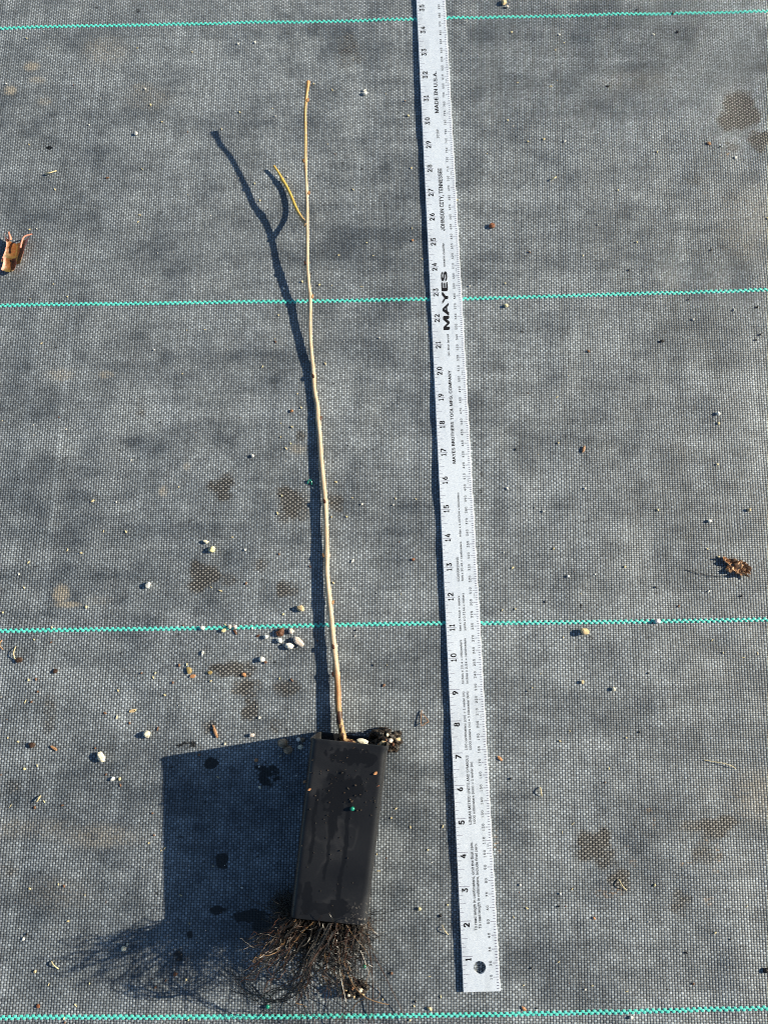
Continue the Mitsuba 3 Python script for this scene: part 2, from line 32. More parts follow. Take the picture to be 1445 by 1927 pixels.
STRAWS = [([(-323.5, 464.0), (-318.4, 463.7), (-313.6, 467.4)], 0.65, 'straw', 'bent tan straw beside the torn hole at upper left'), ([(-262.1, -222.5), (-259.1, -224.4), (-255.9, -227.8)], 0.55, 'straw', 'bent pale straw at lower left'), ([(124.6, -92.3), (124.9, -95.6), (125.6, -99.3)], 0.5, 'yellow', 'upright yellow straw right of the ruler above the dark stain'), ([(184.0, -162.0), (186.2, -166.3), (189.8, -169.9)], 0.4, 'straw', 'slanted pale straw lying in the rusty stain'), ([(28.8, -31.5), (28.3, -37.9), (28.7, -43.9), (31.8, -41.7), (34.5, -40.5), (31.9, -37.0), (29.7, -34.5)], 0.45, 'stick', 'brown fibre folded into a triangle between stem and ruler'), ([(259.5, -71.1), (268.1, -72.4), (275.3, -73.6), (282.1, -76.1), (284.5, -77.8)], 0.3, 'straw', 'long thin curved straw right of the ruler'), ([(-311.1, 9.6), (-312.0, 14.9), (-311.6, 20.6)], 0.45, 'straw', 'pale rootlet rising from the dark root clump at the left'), ([(255.9, 85.6), (268.4, 82.0), (280.4, 79.7), (291.0, 80.6)], 0.25, 'black', 'dark hair like stalk running left from the crumpled leaf'), ([(48.1, -202.7), (45.3, -199.2), (43.6, -195.7)], 0.35, 'straw', 'thin curved straw beside the ruler shadow near its lower end'), ([(-323.8, 25.9), (-324.3, 21.9), (-322.1, 18.0)], 0.55, 'stick', 'brown splinter at the left edge below the third green line'), ([(-281.8, -99.1), (-282.7, -103.2), (-280.4, -99.9), (-280.9, -98.7)], 0.45, 'straw', 'forked pale straw at left, below the dark crumb'), ([(155.7, 456.2), (158.8, 457.4), (160.9, 459.6)], 0.55, 'straw', 'pale splayed straw flake at upper right of the ruler')]
FLECKS = [(-355.4, 614.0, 3.2, 1.1, 'straw'), (-342.5, 495.9, 2.0, 1.0, 'straw'), (-232.2, 468.9, 2.5, 1.0, 'straw'), (-264.5, 459.9, 3.5, 1.5, 'brown'), (-313.6, 447.7, 3.0, 1.0, 'straw'), (-370.6, 562.4, 2.1, 1.6, 'white'), (-234.3, 556.1, 2.1, 2.1, 'white'), (-228.1, 538.4, 2.1, 2.1, 'straw'), (-216.2, 519.8, 2.1, 1.5, 'straw'), (-286.3, 517.1, 1.5, 1.5, 'white'), (-334.1, 406.3, 2.5, 1.0, 'straw'), (-327.2, 406.8, 2.0, 1.0, 'white'), (-231.8, 420.9, 3.0, 1.0, 'straw'), (-232.9, 413.8, 2.5, 1.0, 'straw'), (-165.7, 306.0, 1.9, 1.0, 'straw'), (-210.7, 286.5, 1.4, 1.9, 'white'), (-313.0, 292.3, 2.4, 1.0, 'straw'), (-256.1, 146.0, 3.7, 1.9, 'straw'), (-235.6, 145.0, 1.4, 1.4, 'white'), (-225.0, 182.9, 1.9, 1.4, 'white'), (-245.0, 119.1, 2.8, 0.7, 'straw'), (-225.6, 118.7, 2.8, 1.4, 'straw'), (-275.0, 102.9, 2.8, 0.9, 'straw'), (-262.9, 100.1, 2.8, 1.4, 'straw'), (-307.6, 91.8, 2.7, 1.4, 'straw'), (-314.9, 81.7, 1.8, 1.4, 'white'), (-309.8, 70.3, 2.3, 1.4, 'straw'), (-254.9, 53.6, 2.7, 2.3, 'straw'), (-325.5, 49.1, 1.8, 1.8, 'straw'), (-171.9, 38.3, 1.8, 1.3, 'brown'), (-282.9, 36.6, 2.3, 1.4, 'straw'), (-282.4, 24.1, 2.7, 1.3, 'brown'), (-296.9, 26.4, 1.8, 1.3, 'straw'), (-298.5, -7.0, 2.2, 1.8, 'straw'), (-292.3, -6.5, 2.7, 1.8, 'brown'), (-299.6, -24.3, 3.5, 0.9, 'straw'), (-294.3, -24.7, 2.2, 1.8, 'brown'), (-290.1, -16.5, 1.8, 1.8, 'brown'), (-194.6, -4.8, 2.7, 1.3, 'straw'), (-193.0, -1.3, 2.2, 1.3, 'straw'), (-178.0, -9.1, 2.2, 2.2, 'brown'), (-204.6, -1.3, 2.2, 1.3, 'brown'), (-233.1, -33.7, 3.5, 1.8, 'brown'), (-223.7, -15.6, 2.2, 1.3, 'straw'), (-212.3, -41.8, 2.2, 1.8, 'brown'), (-188.7, -46.4, 3.9, 1.3, 'brown'), (-239.0, -61.7, 1.7, 1.7, 'brown'), (-228.9, -82.5, 2.2, 1.3, 'brown'), (-216.6, -90.8, 3.0, 1.3, 'brown'), (-295.7, -78.0, 2.6, 2.2, 'straw'), (-285.5, -75.5, 2.2, 1.3, 'straw'), (-302.9, -56.6, 2.2, 1.3, 'straw'), (-277.5, -103.6, 2.6, 0.9, 'straw'), (-262.6, -106.4, 2.2, 1.3, 'brown'), (-284.9, -108.1, 2.6, 2.2, 'brown'), (-304.8, -106.9, 3.9, 0.5, 'straw'), (-153.6, -67.1, 2.2, 2.2, 'brown'), (-189.4, -112.5, 2.2, 1.3, 'brown'), (-187.1, -129.2, 2.1, 1.3, 'brown'), (-191.1, -135.2, 1.7, 1.3, 'straw'), (-178.0, -139.2, 2.6, 0.9, 'straw'), (-283.8, -169.5, 2.5, 1.3, 'straw'), (-261.2, -166.3, 1.7, 1.3, 'straw'), (-256.5, -167.5, 2.5, 2.1, 'brown'), (-251.5, -193.3, 2.5, 1.3, 'straw'), (-283.4, -203.0, 2.5, 1.7, 'black'), (-263.2, -239.2, 2.5, 0.8, 'straw'), (-231.4, -238.4, 1.7, 1.2, 'straw'), (-241.0, -253.8, 3.3, 1.0, 'straw'), (-156.3, -235.3, 2.1, 1.7, 'straw'), (-172.0, -236.0, 2.5, 0.8, 'brown'), (-179.6, -240.6, 2.1, 1.7, 'brown'), (-249.3, -263.1, 2.1, 1.6, 'straw'), (-248.3, -265.7, 2.1, 1.6, 'brown'), (-152.8, -263.7, 1.6, 1.6, 'straw'), (-163.5, -174.5, 3.0, 0.8, 'straw'), (-115.1, -168.9, 1.7, 1.3, 'white'), (-73.5, -83.3, 1.7, 1.3, 'white'), (-137.6, -84.6, 2.6, 0.7, 'straw'), (-104.0, -76.3, 1.7, 1.7, 'cream'), (-79.6, 243.8, 1.9, 1.0, 'straw'), (-76.0, 230.8, 1.9, 1.4, 'straw'), (-84.1, 213.0, 1.4, 2.8, 'straw'), (-93.8, 203.7, 1.4, 1.4, 'straw'), (-88.8, 193.4, 2.8, 1.2, 'straw'), (-94.8, 135.0, 3.2, 1.4, 'straw'), (-91.5, 150.6, 1.9, 1.4, 'straw'), (-44.3, 163.0, 2.8, 1.4, 'straw'), (-34.7, 132.1, 2.3, 1.4, 'straw'), (-29.8, 148.7, 1.9, 0.9, 'straw'), (-21.4, 143.0, 1.9, 1.9, 'white'), (-63.5, 171.1, 0.9, 0.9, 'white'), (-64.7, 157.7, 1.4, 1.4, 'white'), (-149.9, 70.7, 2.3, 0.7, 'straw'), (-141.6, 67.6, 3.6, 1.4, 'straw'), (-65.8, 88.5, 2.7, 0.9, 'brown'), (-92.5, 99.1, 2.3, 1.4, 'brown'), (-133.3, 113.9, 2.3, 0.9, 'straw'), (-87.6, 47.7, 2.3, 1.8, 'straw'), (-136.4, 38.8, 2.7, 0.9, 'straw'), (-113.3, 35.7, 1.8, 1.8, 'white'), (-29.3, 93.1, 4.1, 1.8, 'cream'), (-45.5, 74.3, 2.7, 1.1, 'straw'), (-58.4, 25.4, 1.8, 1.3, 'brown'), (-79.1, -7.0, 3.5, 1.3, 'brown'), (-89.3, -5.7, 1.8, 1.3, 'straw'), (-105.2, -37.5, 2.6, 2.2, 'white'), (-146.5, -7.8, 2.2, 1.3, 'straw'), (-173.4, 5.2, 2.7, 2.2, 'brown'), (-167.1, 5.7, 2.7, 1.3, 'straw'), (-121.9, 102.8, 2.3, 1.8, 'pink'), (-120.0, 73.9, 2.7, 1.8, 'brown'), (-146.0, 607.3, 2.1, 2.1, 'white'), (-129.3, 608.4, 2.1, 2.1, 'white'), (-141.7, 530.6, 2.1, 1.5, 'straw'), (-107.1, 525.9, 2.6, 1.5, 'grey'), (-158.5, 512.1, 2.6, 0.8, 'straw'), (-52.6, 555.0, 3.6, 0.8, 'straw'), (-93.8, 460.7, 1.5, 1.5, 'white'), (-31.6, 447.1, 3.0, 1.0, 'straw'), (-124.9, 453.5, 2.0, 1.5, 'straw'), (-44.4, 379.7, 2.5, 1.5, 'straw'), (-61.7, 349.8, 2.5, 1.5, 'straw'), (-77.5, 353.0, 2.0, 2.0, 'straw'), (-94.5, 346.2, 1.5, 2.0, 'white'), (-98.7, 319.9, 1.9, 1.5, 'straw'), (-100.9, 294.0, 2.9, 1.2, 'brown'), (-111.8, 270.0, 2.9, 1.0, 'straw'), (-55.2, 272.5, 2.9, 1.4, 'straw'), (-6.3, 297.0, 1.4, 1.4, 'white'), (23.9, 406.7, 2.5, 0.6, 'straw'), (24.3, 394.2, 2.5, 2.5, 'orange'), (-23.0, 347.7, 3.4, 0.7, 'straw'), (-12.3, 378.6, 1.5, 1.0, 'straw'), (21.2, 526.7, 2.6, 2.1, 'straw'), (18.2, 543.1, 1.5, 1.5, 'brown'), (10.9, 109.7, 1.4, 0.9, 'brown'), (-2.4, -11.3, 3.1, 2.2, 'brown'), (7.8, 148.2, 1.9, 0.9, 'straw'), (5.9, 142.5, 1.4, 1.4, 'white'), (25.4, 147.7, 2.3, 0.9, 'straw'), (-26.6, 29.4, 1.3, 1.3, 'white'), (-10.9, 5.2, 1.8, 1.3, 'black'), (-25.7, 34.3, 1.8, 1.3, 'black'), (-6.6, -156.2, 3.4, 0.6, 'straw'), (7.5, -108.8, 2.6, 1.3, 'straw'), (3.6, -116.1, 1.7, 1.3, 'straw'), (19.0, -123.0, 2.6, 1.1, 'straw'), (45.1, -122.6, 3.0, 1.3, 'straw'), (32.9, -140.3, 1.7, 1.3, 'straw'), (48.1, -181.0, 2.1, 1.3, 'straw'), (42.5, -189.1, 2.5, 2.1, 'black'), (3.8, -230.6, 2.1, 2.1, 'brown'), (33.2, -232.8, 2.5, 0.6, 'straw'), (41.7, -247.1, 2.5, 1.2, 'straw'), (21.9, -250.5, 2.1, 1.6, 'black'), (17.7, -263.5, 1.6, 1.6, 'straw'), (115.8, -255.2, 1.6, 1.2, 'black'), (123.5, 618.6, 2.1, 2.1, 'straw'), (170.7, 616.7, 2.1, 2.1, 'white'), (263.4, 616.4, 2.1, 2.1, 'white'), (287.2, 619.4, 2.6, 2.1, 'black'), (284.6, 641.4, 3.2, 2.1, 'black'), (249.0, 645.2, 2.6, 1.6, 'black'), (150.9, 500.4, 2.5, 2.0, 'straw'), (170.6, 498.1, 3.1, 2.0, 'grey'), (166.3, 599.7, 2.1, 1.0, 'straw'), (128.0, 562.8, 2.6, 1.0, 'straw'), (159.9, 558.6, 3.1, 1.0, 'straw'), (116.9, 521.3, 2.0, 1.5, 'straw'), (135.5, 498.2, 2.0, 1.5, 'straw'), (332.3, 480.1, 3.0, 2.5, 'white'), (318.5, 491.5, 2.5, 1.5, 'black'), (258.3, 486.5, 2.5, 1.3, 'straw'), (218.5, 446.0, 1.5, 2.0, 'straw'), (302.3, 385.0, 2.5, 1.5, 'black'), (182.8, 284.4, 2.9, 2.4, 'brown'), (279.8, 315.2, 2.9, 2.4, 'grey'), (132.9, 382.1, 2.5, 1.5, 'brown'), (182.1, 378.2, 2.0, 1.0, 'straw'), (76.4, 348.5, 1.5, 1.5, 'white'), (109.3, 350.6, 1.5, 1.5, 'straw'), (277.4, 335.0, 1.9, 1.9, 'black'), (339.0, 327.1, 2.4, 2.4, 'black'), (317.9, 324.5, 2.9, 1.5, 'grey'), (339.4, 300.1, 2.4, 1.9, 'black'), (335.0, 295.0, 1.9, 1.9, 'black'), (224.1, 364.2, 2.0, 2.0, 'black'), (233.2, 392.7, 2.0, 1.5, 'straw'), (197.5, 409.7, 2.0, 1.5, 'grey'), (357.1, 416.5, 2.5, 2.0, 'yellow'), (152.6, 241.0, 2.9, 0.7, 'straw'), (151.7, 198.1, 1.9, 1.4, 'straw'), (294.4, 216.0, 2.4, 2.4, 'tan'), (113.9, 192.3, 2.3, 1.4, 'black'), (105.3, 156.7, 2.3, 1.9, 'white'), (173.1, 156.6, 1.9, 1.9, 'white'), (135.7, 136.3, 2.3, 1.8, 'grey'), (235.4, 137.6, 2.3, 1.8, 'straw'), (275.5, 103.5, 1.8, 1.4, 'straw'), (143.5, 103.6, 2.3, 1.4, 'straw'), (203.8, 87.9, 2.3, 1.8, 'straw'), (107.8, 87.1, 3.2, 1.4, 'straw'), (100.9, 100.4, 1.4, 1.4, 'white'), (284.6, 96.6, 1.8, 1.8, 'straw'), (290.4, 178.5, 1.9, 1.9, 'straw'), (229.5, 70.6, 1.8, 1.8, 'black'), (274.0, 67.0, 2.3, 1.4, 'white'), (301.6, 62.9, 2.3, 1.8, 'black'), (247.8, 54.4, 2.7, 1.4, 'brown'), (108.9, 52.1, 1.8, 1.4, 'straw'), (134.4, 58.0, 2.7, 0.9, 'black'), (273.8, 25.8, 2.7, 0.7, 'straw'), (281.9, 15.3, 1.8, 1.3, 'straw'), (298.4, 11.3, 2.7, 0.7, 'straw'), (310.8, 14.8, 2.7, 0.7, 'straw'), (121.0, -13.4, 1.3, 1.3, 'straw'), (117.3, -16.0, 1.3, 1.3, 'black'), (142.1, -56.1, 2.2, 1.3, 'straw'), (196.8, -53.5, 1.7, 1.3, 'straw'), (208.0, -48.9, 1.7, 1.3, 'black'), (218.0, -1.3, 1.3, 1.3, 'black'), (101.0, -85.7, 1.7, 1.7, 'black'), (150.8, -48.1, 1.7, 0.9, 'straw'), (106.1, -166.4, 2.1, 2.1, 'white'), (137.5, -172.7, 2.1, 1.7, 'white'), (146.9, -169.5, 2.1, 0.8, 'straw'), (135.8, -182.1, 2.1, 1.3, 'black'), (110.6, -183.6, 2.5, 1.3, 'straw'), (163.1, -190.6, 2.5, 1.7, 'orange'), (192.7, -191.3, 2.5, 0.8, 'black'), (212.4, -166.3, 2.5, 1.7, 'yellow'), (257.6, -201.3, 2.5, 1.3, 'straw'), (269.3, -205.9, 1.7, 1.2, 'black'), (234.4, -215.9, 2.1, 1.7, 'black'), (238.1, -238.2, 2.1, 1.6, 'brown'), (153.8, -242.1, 1.6, 1.6, 'white'), (159.3, -239.4, 2.1, 0.8, 'straw'), (185.9, -243.2, 2.5, 0.6, 'straw'), (106.1, -239.1, 1.6, 0.8, 'straw'), (112.8, -227.0, 1.7, 1.7, 'black'), (150.0, -120.5, 3.4, 0.6, 'straw'), (141.2, -126.9, 2.6, 0.6, 'straw'), (284.3, -181.9, 2.1, 0.5, 'straw'), (206.0, -193.2, 1.3, 0.8, 'white'), (99.9, -190.2, 2.1, 0.6, 'straw')]
HOLE = (-323.4, 493.0)
LEAF = (-345.6, 379.2)
CRUMPLED = (298.8, 87.4)
GREENBIT = (-67.1, 162.5)
PRILL_A = (-17.3, -222.6)
PRILL_B = (-92.0, -254.0)
SOIL_SPILL = (-2.4, -55.7)
PRILL_POT = (-25.2, -98.9, 61.5)
CRUMBS_POT = [(-8.5, -73.8, 62.0, 2.88), (-6.5, -82.8, 62.0, 2.52), (-57.1, -85.5, 62.0, 2.16), (-32.9, -73.4, 62.0, 1.8), (-23.0, -82.4, 62.0, 1.8), (-23.3, -89.6, 62.0, 1.44), (-26.0, -94.0, 62.0, 1.8), (-26.8, -92.5, 62.0, 1.44), (-41.1, -81.3, 62.0, 1.44), (-31.2, -87.7, 62.0, 1.08), (-8.8, -94.4, 62.0, 1.44), (-11.5, -103.7, 62.0, 1.44), (-21.7, -100.3, 62.0, 1.8), (-52.7, -89.9, 62.0, 1.44), (-51.1, -92.9, 62.0, 1.08), (-42.6, -86.2, 62.0, 1.08), (-54.2, -73.8, 62.0, 1.08), (-55.1, -64.4, 62.0, 1.44), (-17.6, -56.7, 62.0, 1.08), (-15.2, -58.6, 62.0, 1.08), (-24.8, -56.0, 62.0, 1.08), (-33.9, -128.6, 62.0, 1.44), (-62.2, -125.3, 62.0, 1.08), (-53.2, -130.1, 62.0, 1.08), (-58.1, -140.2, 62.0, 1.08), (-52.0, -109.2, 62.0, 1.08), (-34.4, -119.5, 62.0, 1.08), (-56.5, -99.6, 62.0, 1.44), (-31.1, -94.4, 62.0, 1.08), (-15.5, -80.2, 62.0, 1.08), (-14.0, -77.9, 62.0, 1.08), (-46.6, -51.0, 62.0, 1.44)]
BIGROOTS = [([(-36.9, -182.1, 40.0), (-37.5, -194.2, 42.0), (-37.8, -205.6, 40.0), (-36.9, -218.7, 33.0), (-36.1, -228.3, 26.0), (-35.3, -238.4, 16.0)], 1.25, 'dark'), ([(-35.2, -182.6, 42.0), (-35.3, -195.1, 45.0), (-34.2, -210.3, 42.0), (-32.6, -221.6, 33.0), (-32.7, -231.9, 22.0)], 1.0, 'tan'), ([(-65.1, -181.1, 50.0), (-69.3, -189.4, 52.0), (-76.0, -196.5, 52.0), (-83.4, -203.1, 48.0), (-90.2, -209.9, 40.0), (-97.8, -215.8, 30.0)], 0.9, 'tan'), ([(-66.4, -179.8, 52.0), (-71.8, -190.7, 56.0), (-78.8, -197.6, 54.0), (-86.8, -209.3, 42.0), (-93.7, -213.0, 34.0)], 0.7, 'red'), ([(-68.2, -179.3, 50.0), (-75.9, -190.6, 54.0), (-84.8, -197.1, 50.0), (-93.5, -205.0, 42.0), (-102.2, -214.7, 30.0)], 0.6, 'dark'), ([(-17.4, -185.6, 34.0), (-14.1, -194.2, 36.0), (-12.1, -203.9, 34.0), (-11.4, -214.9, 28.0), (-11.2, -228.1, 16.0), (-11.3, -242.7, 6.0), (-11.0, -256.8, 3.0), (-10.1, -266.4, 2.0)], 0.95, 'red'), ([(-16.7, -188.1, 28.0), (-12.3, -200.9, 26.0), (-8.7, -211.3, 22.0), (-2.3, -225.8, 14.0), (4.2, -240.1, 8.0), (9.9, -252.7, 4.0), (16.4, -266.4, 2.0)], 0.7, 'red'), ([(-17.2, -183.9, 40.0), (-18.0, -195.4, 38.0), (-19.8, -208.8, 30.0), (-20.9, -223.7, 18.0), (-19.5, -234.2, 9.0)], 0.8, 'dark'), ([(-11.1, -213.6, 24.0), (-6.3, -213.6, 22.0), (-1.1, -218.2, 18.0), (2.9, -228.7, 12.0)], 0.45, 'dark'), ([(-33.2, -231.1, 20.0), (-23.0, -229.0, 24.0), (-15.1, -229.0, 22.0), (-7.1, -229.2, 18.0), (-2.3, -232.5, 14.0)], 0.6, 'dark'), ([(-66.1, -183.2, 40.0), (-63.3, -192.4, 42.0), (-60.9, -206.9, 36.0), (-59.8, -223.6, 24.0), (-56.0, -238.4, 10.0), (-57.1, -256.9, 3.0), (-55.4, -266.5, 2.0)], 0.55, 'red'), ([(-59.7, -182.5, 45.0), (-55.1, -193.5, 50.0), (-49.6, -207.9, 44.0), (-55.2, -225.1, 30.0), (-63.4, -234.8, 18.0), (-76.4, -245.8, 8.0), (-91.1, -256.9, 3.0), (-105.2, -266.6, 2.0)], 0.55, 'dark'), ([(-49.8, -182.9, 46.0), (-47.4, -195.3, 50.0), (-45.1, -208.5, 42.0), (-42.1, -226.5, 26.0), (-40.5, -245.0, 10.0), (-44.0, -266.5, 2.0)], 0.5, 'dark'), ([(-28.2, -181.0, 50.0), (-29.0, -191.7, 56.0), (-31.9, -202.4, 50.0), (-26.7, -218.3, 34.0), (-22.3, -229.7, 22.0), (-15.3, -244.2, 12.0), (-14.2, -266.4, 2.0)], 0.6, 'red'), ([(-51.1, -186.8, 30.0), (-55.1, -206.4, 26.0), (-65.7, -220.1, 18.0), (-77.4, -230.2, 10.0), (-93.3, -239.5, 5.0), (-114.0, -244.7, 3.0)], 0.5, 'dark'), ([(-65.6, -184.6, 44.0), (-80.9, -189.4, 46.0), (-93.3, -196.6, 40.0), (-103.6, -207.7, 28.0), (-110.0, -213.9, 20.0)], 0.5, 'dark'), ([(-15.2, -242.1, 16.0), (-27.4, -252.3, 10.0), (-35.7, -259.4, 6.0), (-41.9, -266.1, 3.0)], 0.6, 'tan'), ([(-22.2, -181.6, 54.0), (-25.7, -195.7, 60.0), (-33.8, -213.6, 48.0), (-50.5, -226.9, 30.0), (-67.7, -243.6, 14.0), (-74.5, -266.1, 3.0)], 0.5, 'red'), ([(-41.5, -181.7, 54.0), (-42.8, -192.2, 60.0), (-52.8, -207.0, 52.0), (-65.6, -217.7, 38.0), (-79.1, -229.8, 22.0), (-91.0, -250.6, 5.0)], 0.5, 'red'), ([(-65.6, -180.0, 56.0), (-86.7, -185.9, 60.0), (-103.4, -188.9, 62.0)], 0.4, 'dark'), ([(-15.3, -194.1, 20.0), (-11.3, -194.7, 18.0), (-8.0, -192.7, 16.0)], 0.4, 'dark'), ([(-11.4, -247.2, 4.0), (-6.5, -246.1, 5.0), (-4.8, -241.6, 5.0), (-6.5, -238.3, 6.0)], 0.35, 'straw')]
ROOT_SOIL = (-25.0, -239.8, 12.0)


# ---------------------------------------------------------------- helpers
def numbered(name):
    if name not in labels and name not in scene and not any(k.startswith(name + '__') for k in scene):
        return name
    for i in range(1, 999):
        k = f'{name}_{i:03d}'
        if k not in labels and k not in scene and not any(q.startswith(k + '__') for q in scene):
            return k

def thing(name, label, cat, group=None):
    key = numbered(name)
    labels[key] = {'label': label, 'category': cat}
    if group: labels[key]['group'] = group
    return key

def part(parent, name, mesh, bsdf, smooth=30, label=None, kind=None, **kw):
    key = numbered(parent + '__' + name)
    scene[key] = mikit.ply(mesh, bsdf, smooth=smooth, **kw)
    if label or kind:
        labels[key] = {}
        if label: labels[key]['label'] = label
        if kind: labels[key]['kind'] = kind
    return key

def solo(name, mesh, bsdf, label, cat, group=None, smooth=30, **kw):
    key = thing(name, label, cat, group)
    scene[key] = mikit.ply(mesh, bsdf, smooth=smooth, **kw)
    return key

def zg(x, y):
    """Height of the fabric (metres) at x, y in metres: taut but slightly rumpled."""
    x, y = np.asarray(x, float), np.asarray(y, float)
    p = np.stack(np.broadcast_arrays(x * 17, y * 13, 0 * x), -1)
    q = np.stack(np.broadcast_arrays(x * 44, y * 31, 0 * x + 5), -1)
    return 0.0020 * (meshkit.noise(p, 3) - 0.5) + 0.0013 * (meshkit.noise(q, 4) - 0.5)

def resample(pts, n):
    """Catmull-Rom through the points (any number of columns), n samples."""
    P = np.asarray(pts, float)
    P = np.vstack([2 * P[0] - P[1], P, 2 * P[-1] - P[-2]])
    m = len(P) - 3
    out = []
    for s in np.linspace(0, m, n):
        i = min(int(s), m - 1); t = s - i
        a, b, c, d = P[i:i + 4]
        out.append(0.5 * (2 * b + (c - a) * t + (2 * a - 5 * b + 4 * c - d) * t * t + (3 * b - a - 3 * c + d) * t ** 3))
    return np.array(out)

def tube(pts, r, k=6, wob=None):
    pts = np.asarray(pts, float); n = len(pts)
    r = np.broadcast_to(np.asarray(r, float), (n,))
    t = np.gradient(pts, axis=0); t /= np.linalg.norm(t, axis=1, keepdims=True) + 1e-12
    a = np.array([0, 0, 1.0]) if abs(t[0, 2]) < .9 else np.array([1.0, 0, 0])
    V = []
    for i in range(n):
        a = a - t[i] * np.dot(a, t[i]); a /= np.linalg.norm(a) + 1e-12
        b = np.cross(t[i], a)
        ang = np.arange(k) * 2 * np.pi / k
        rr = r[i] * (1 if wob is None else wob[i])
        V.append(pts[i] + (np.cos(ang)[:, None] * a + np.sin(ang)[:, None] * b) * rr if np.ndim(rr) == 0 else
                 pts[i] + (np.cos(ang)[:, None] * a + np.sin(ang)[:, None] * b) * rr[:, None])
    V = np.vstack(V + [pts[:1], pts[-1:]])
    F = []
    for i in range(n - 1):
        for j in range(k):
            q = (j + 1) % k
            F += [[i * k + j, i * k + q, (i + 1) * k + q], [i * k + j, (i + 1) * k + q, (i + 1) * k + j]]
    for j in range(k):
        q = (j + 1) % k
        F += [[n * k, q, j], [n * k + 1, (n - 1) * k + j, (n - 1) * k + q]]
    return trimesh.Trimesh(V, F, process=False)

join = trimesh.util.concatenate
ICO = {s: trimesh.creation.icosphere(subdivisions=s) for s in (1, 2, 3)}

def lump(L, W, H, seed, rough=.35, sub=3, freq=1.6, angular=.0):
    """An uneven stone about L x W x H, centred, lying along x."""
    m = ICO[sub].copy(); v = np.array(m.vertices)
    d = 1 + rough * 2 * (meshkit.fbm(v * freq + seed * 7.31 + 20, 3, seed % 97) - .5)
    if angular:
        r = np.random.default_rng(seed)
        for _ in range(7):                                # planed facets
            nrm = r.normal(size=3); nrm /= np.linalg.norm(nrm)
            d = np.minimum(d, (1 - angular * r.random()) / np.maximum(v @ nrm, .05))
    v = v * d[:, None]
    v /= np.abs(v).max(0)
    m.vertices = v * np.array([L, W, H]) / 2
    return m

def put(m, x, y, ang=0, z=None, tilt=0):
    """Stand the mesh at x, y (metres), turned by ang degrees, its lowest point on the fabric."""
    m = m.copy()
    if tilt: m.apply_transform(trimesh.transformations.rotation_matrix(math.radians(tilt), [0.3, 1, 0]))
    m.apply_transform(trimesh.transformations.rotation_matrix(math.radians(ang), [0, 0, 1]))
    lo = m.vertices[:, 2].min()
    m.apply_translation([x, y, (float(zg(x, y)) + .0002 if z is None else z) - lo])
    return m

# ---------------------------------------------------------------- materials
def rgb(c): return {'type': 'rgb', 'value': list(c)}
def plain(name, col, rough=.7, spec=.3, **kw):
    scene[name] = {'type': 'twosided', 'bsdf': {'type': 'principled', 'base_color': rgb(col), 'roughness': rough, 'specular': spec, **kw}}

TW = math.radians(1.15)                                   # the weave runs slightly askew to the picture
def weave(p):
    wx = 0.0006 * (noise(p.x * 21, p.y * 9, 1.5) - .5) + 0.00035 * (noise(p.x * 330, p.y * 160, 7.5) - .5)
    wy = 0.0008 * (noise(p.x * 11, p.y * 23, 3.5) - .5) + 0.00035 * (noise(p.x * 170, p.y * 300, 9.5) - .5)
    xs = (p.x * math.cos(TW) - p.y * math.sin(TW) + wx) / 0.00226
    ys = (p.x * math.sin(TW) + p.y * math.cos(TW) + wy) / 0.00176
    i, j = dr.floor(xs), dr.floor(ys)
    u, v = xs - i - .5, ys - j - .5
    par = (i + j) - 2 * dr.floor((i + j) * .5)
    s = 1 - 2 * par
    wide = .82 + .22 * cell_rand(i, 3, 1)
    pu = dr.sqrt(dr.maximum(1 - dr.square(2 * u / wide), 0))
    pv = dr.sqrt(dr.maximum(1 - dr.square(2 * v / (.84 + .2 * cell_rand(j, 5, 2))), 0))
    hw = pu * .66 + .46 * s * dr.cos(math.pi * v) + .12 * (cell_rand(i, j, 4) - .5)
    hf = pv * .48 - .36 * s * dr.cos(math.pi * u) + .10 * (cell_rand(i, j, 6) - .5)
    return hw, hf, i, j, u

def blobs(p, L, k=1.0):
    out = mi.Float(0)
    for x, y, rx, ry, s in L:
        q = dr.square((p.x - x * .001) / (rx * .001)) + dr.square((p.y - y * .001) / (ry * .001))
        out = dr.maximum(out, s * dr.exp(-q * q * .45) * k)
    return out

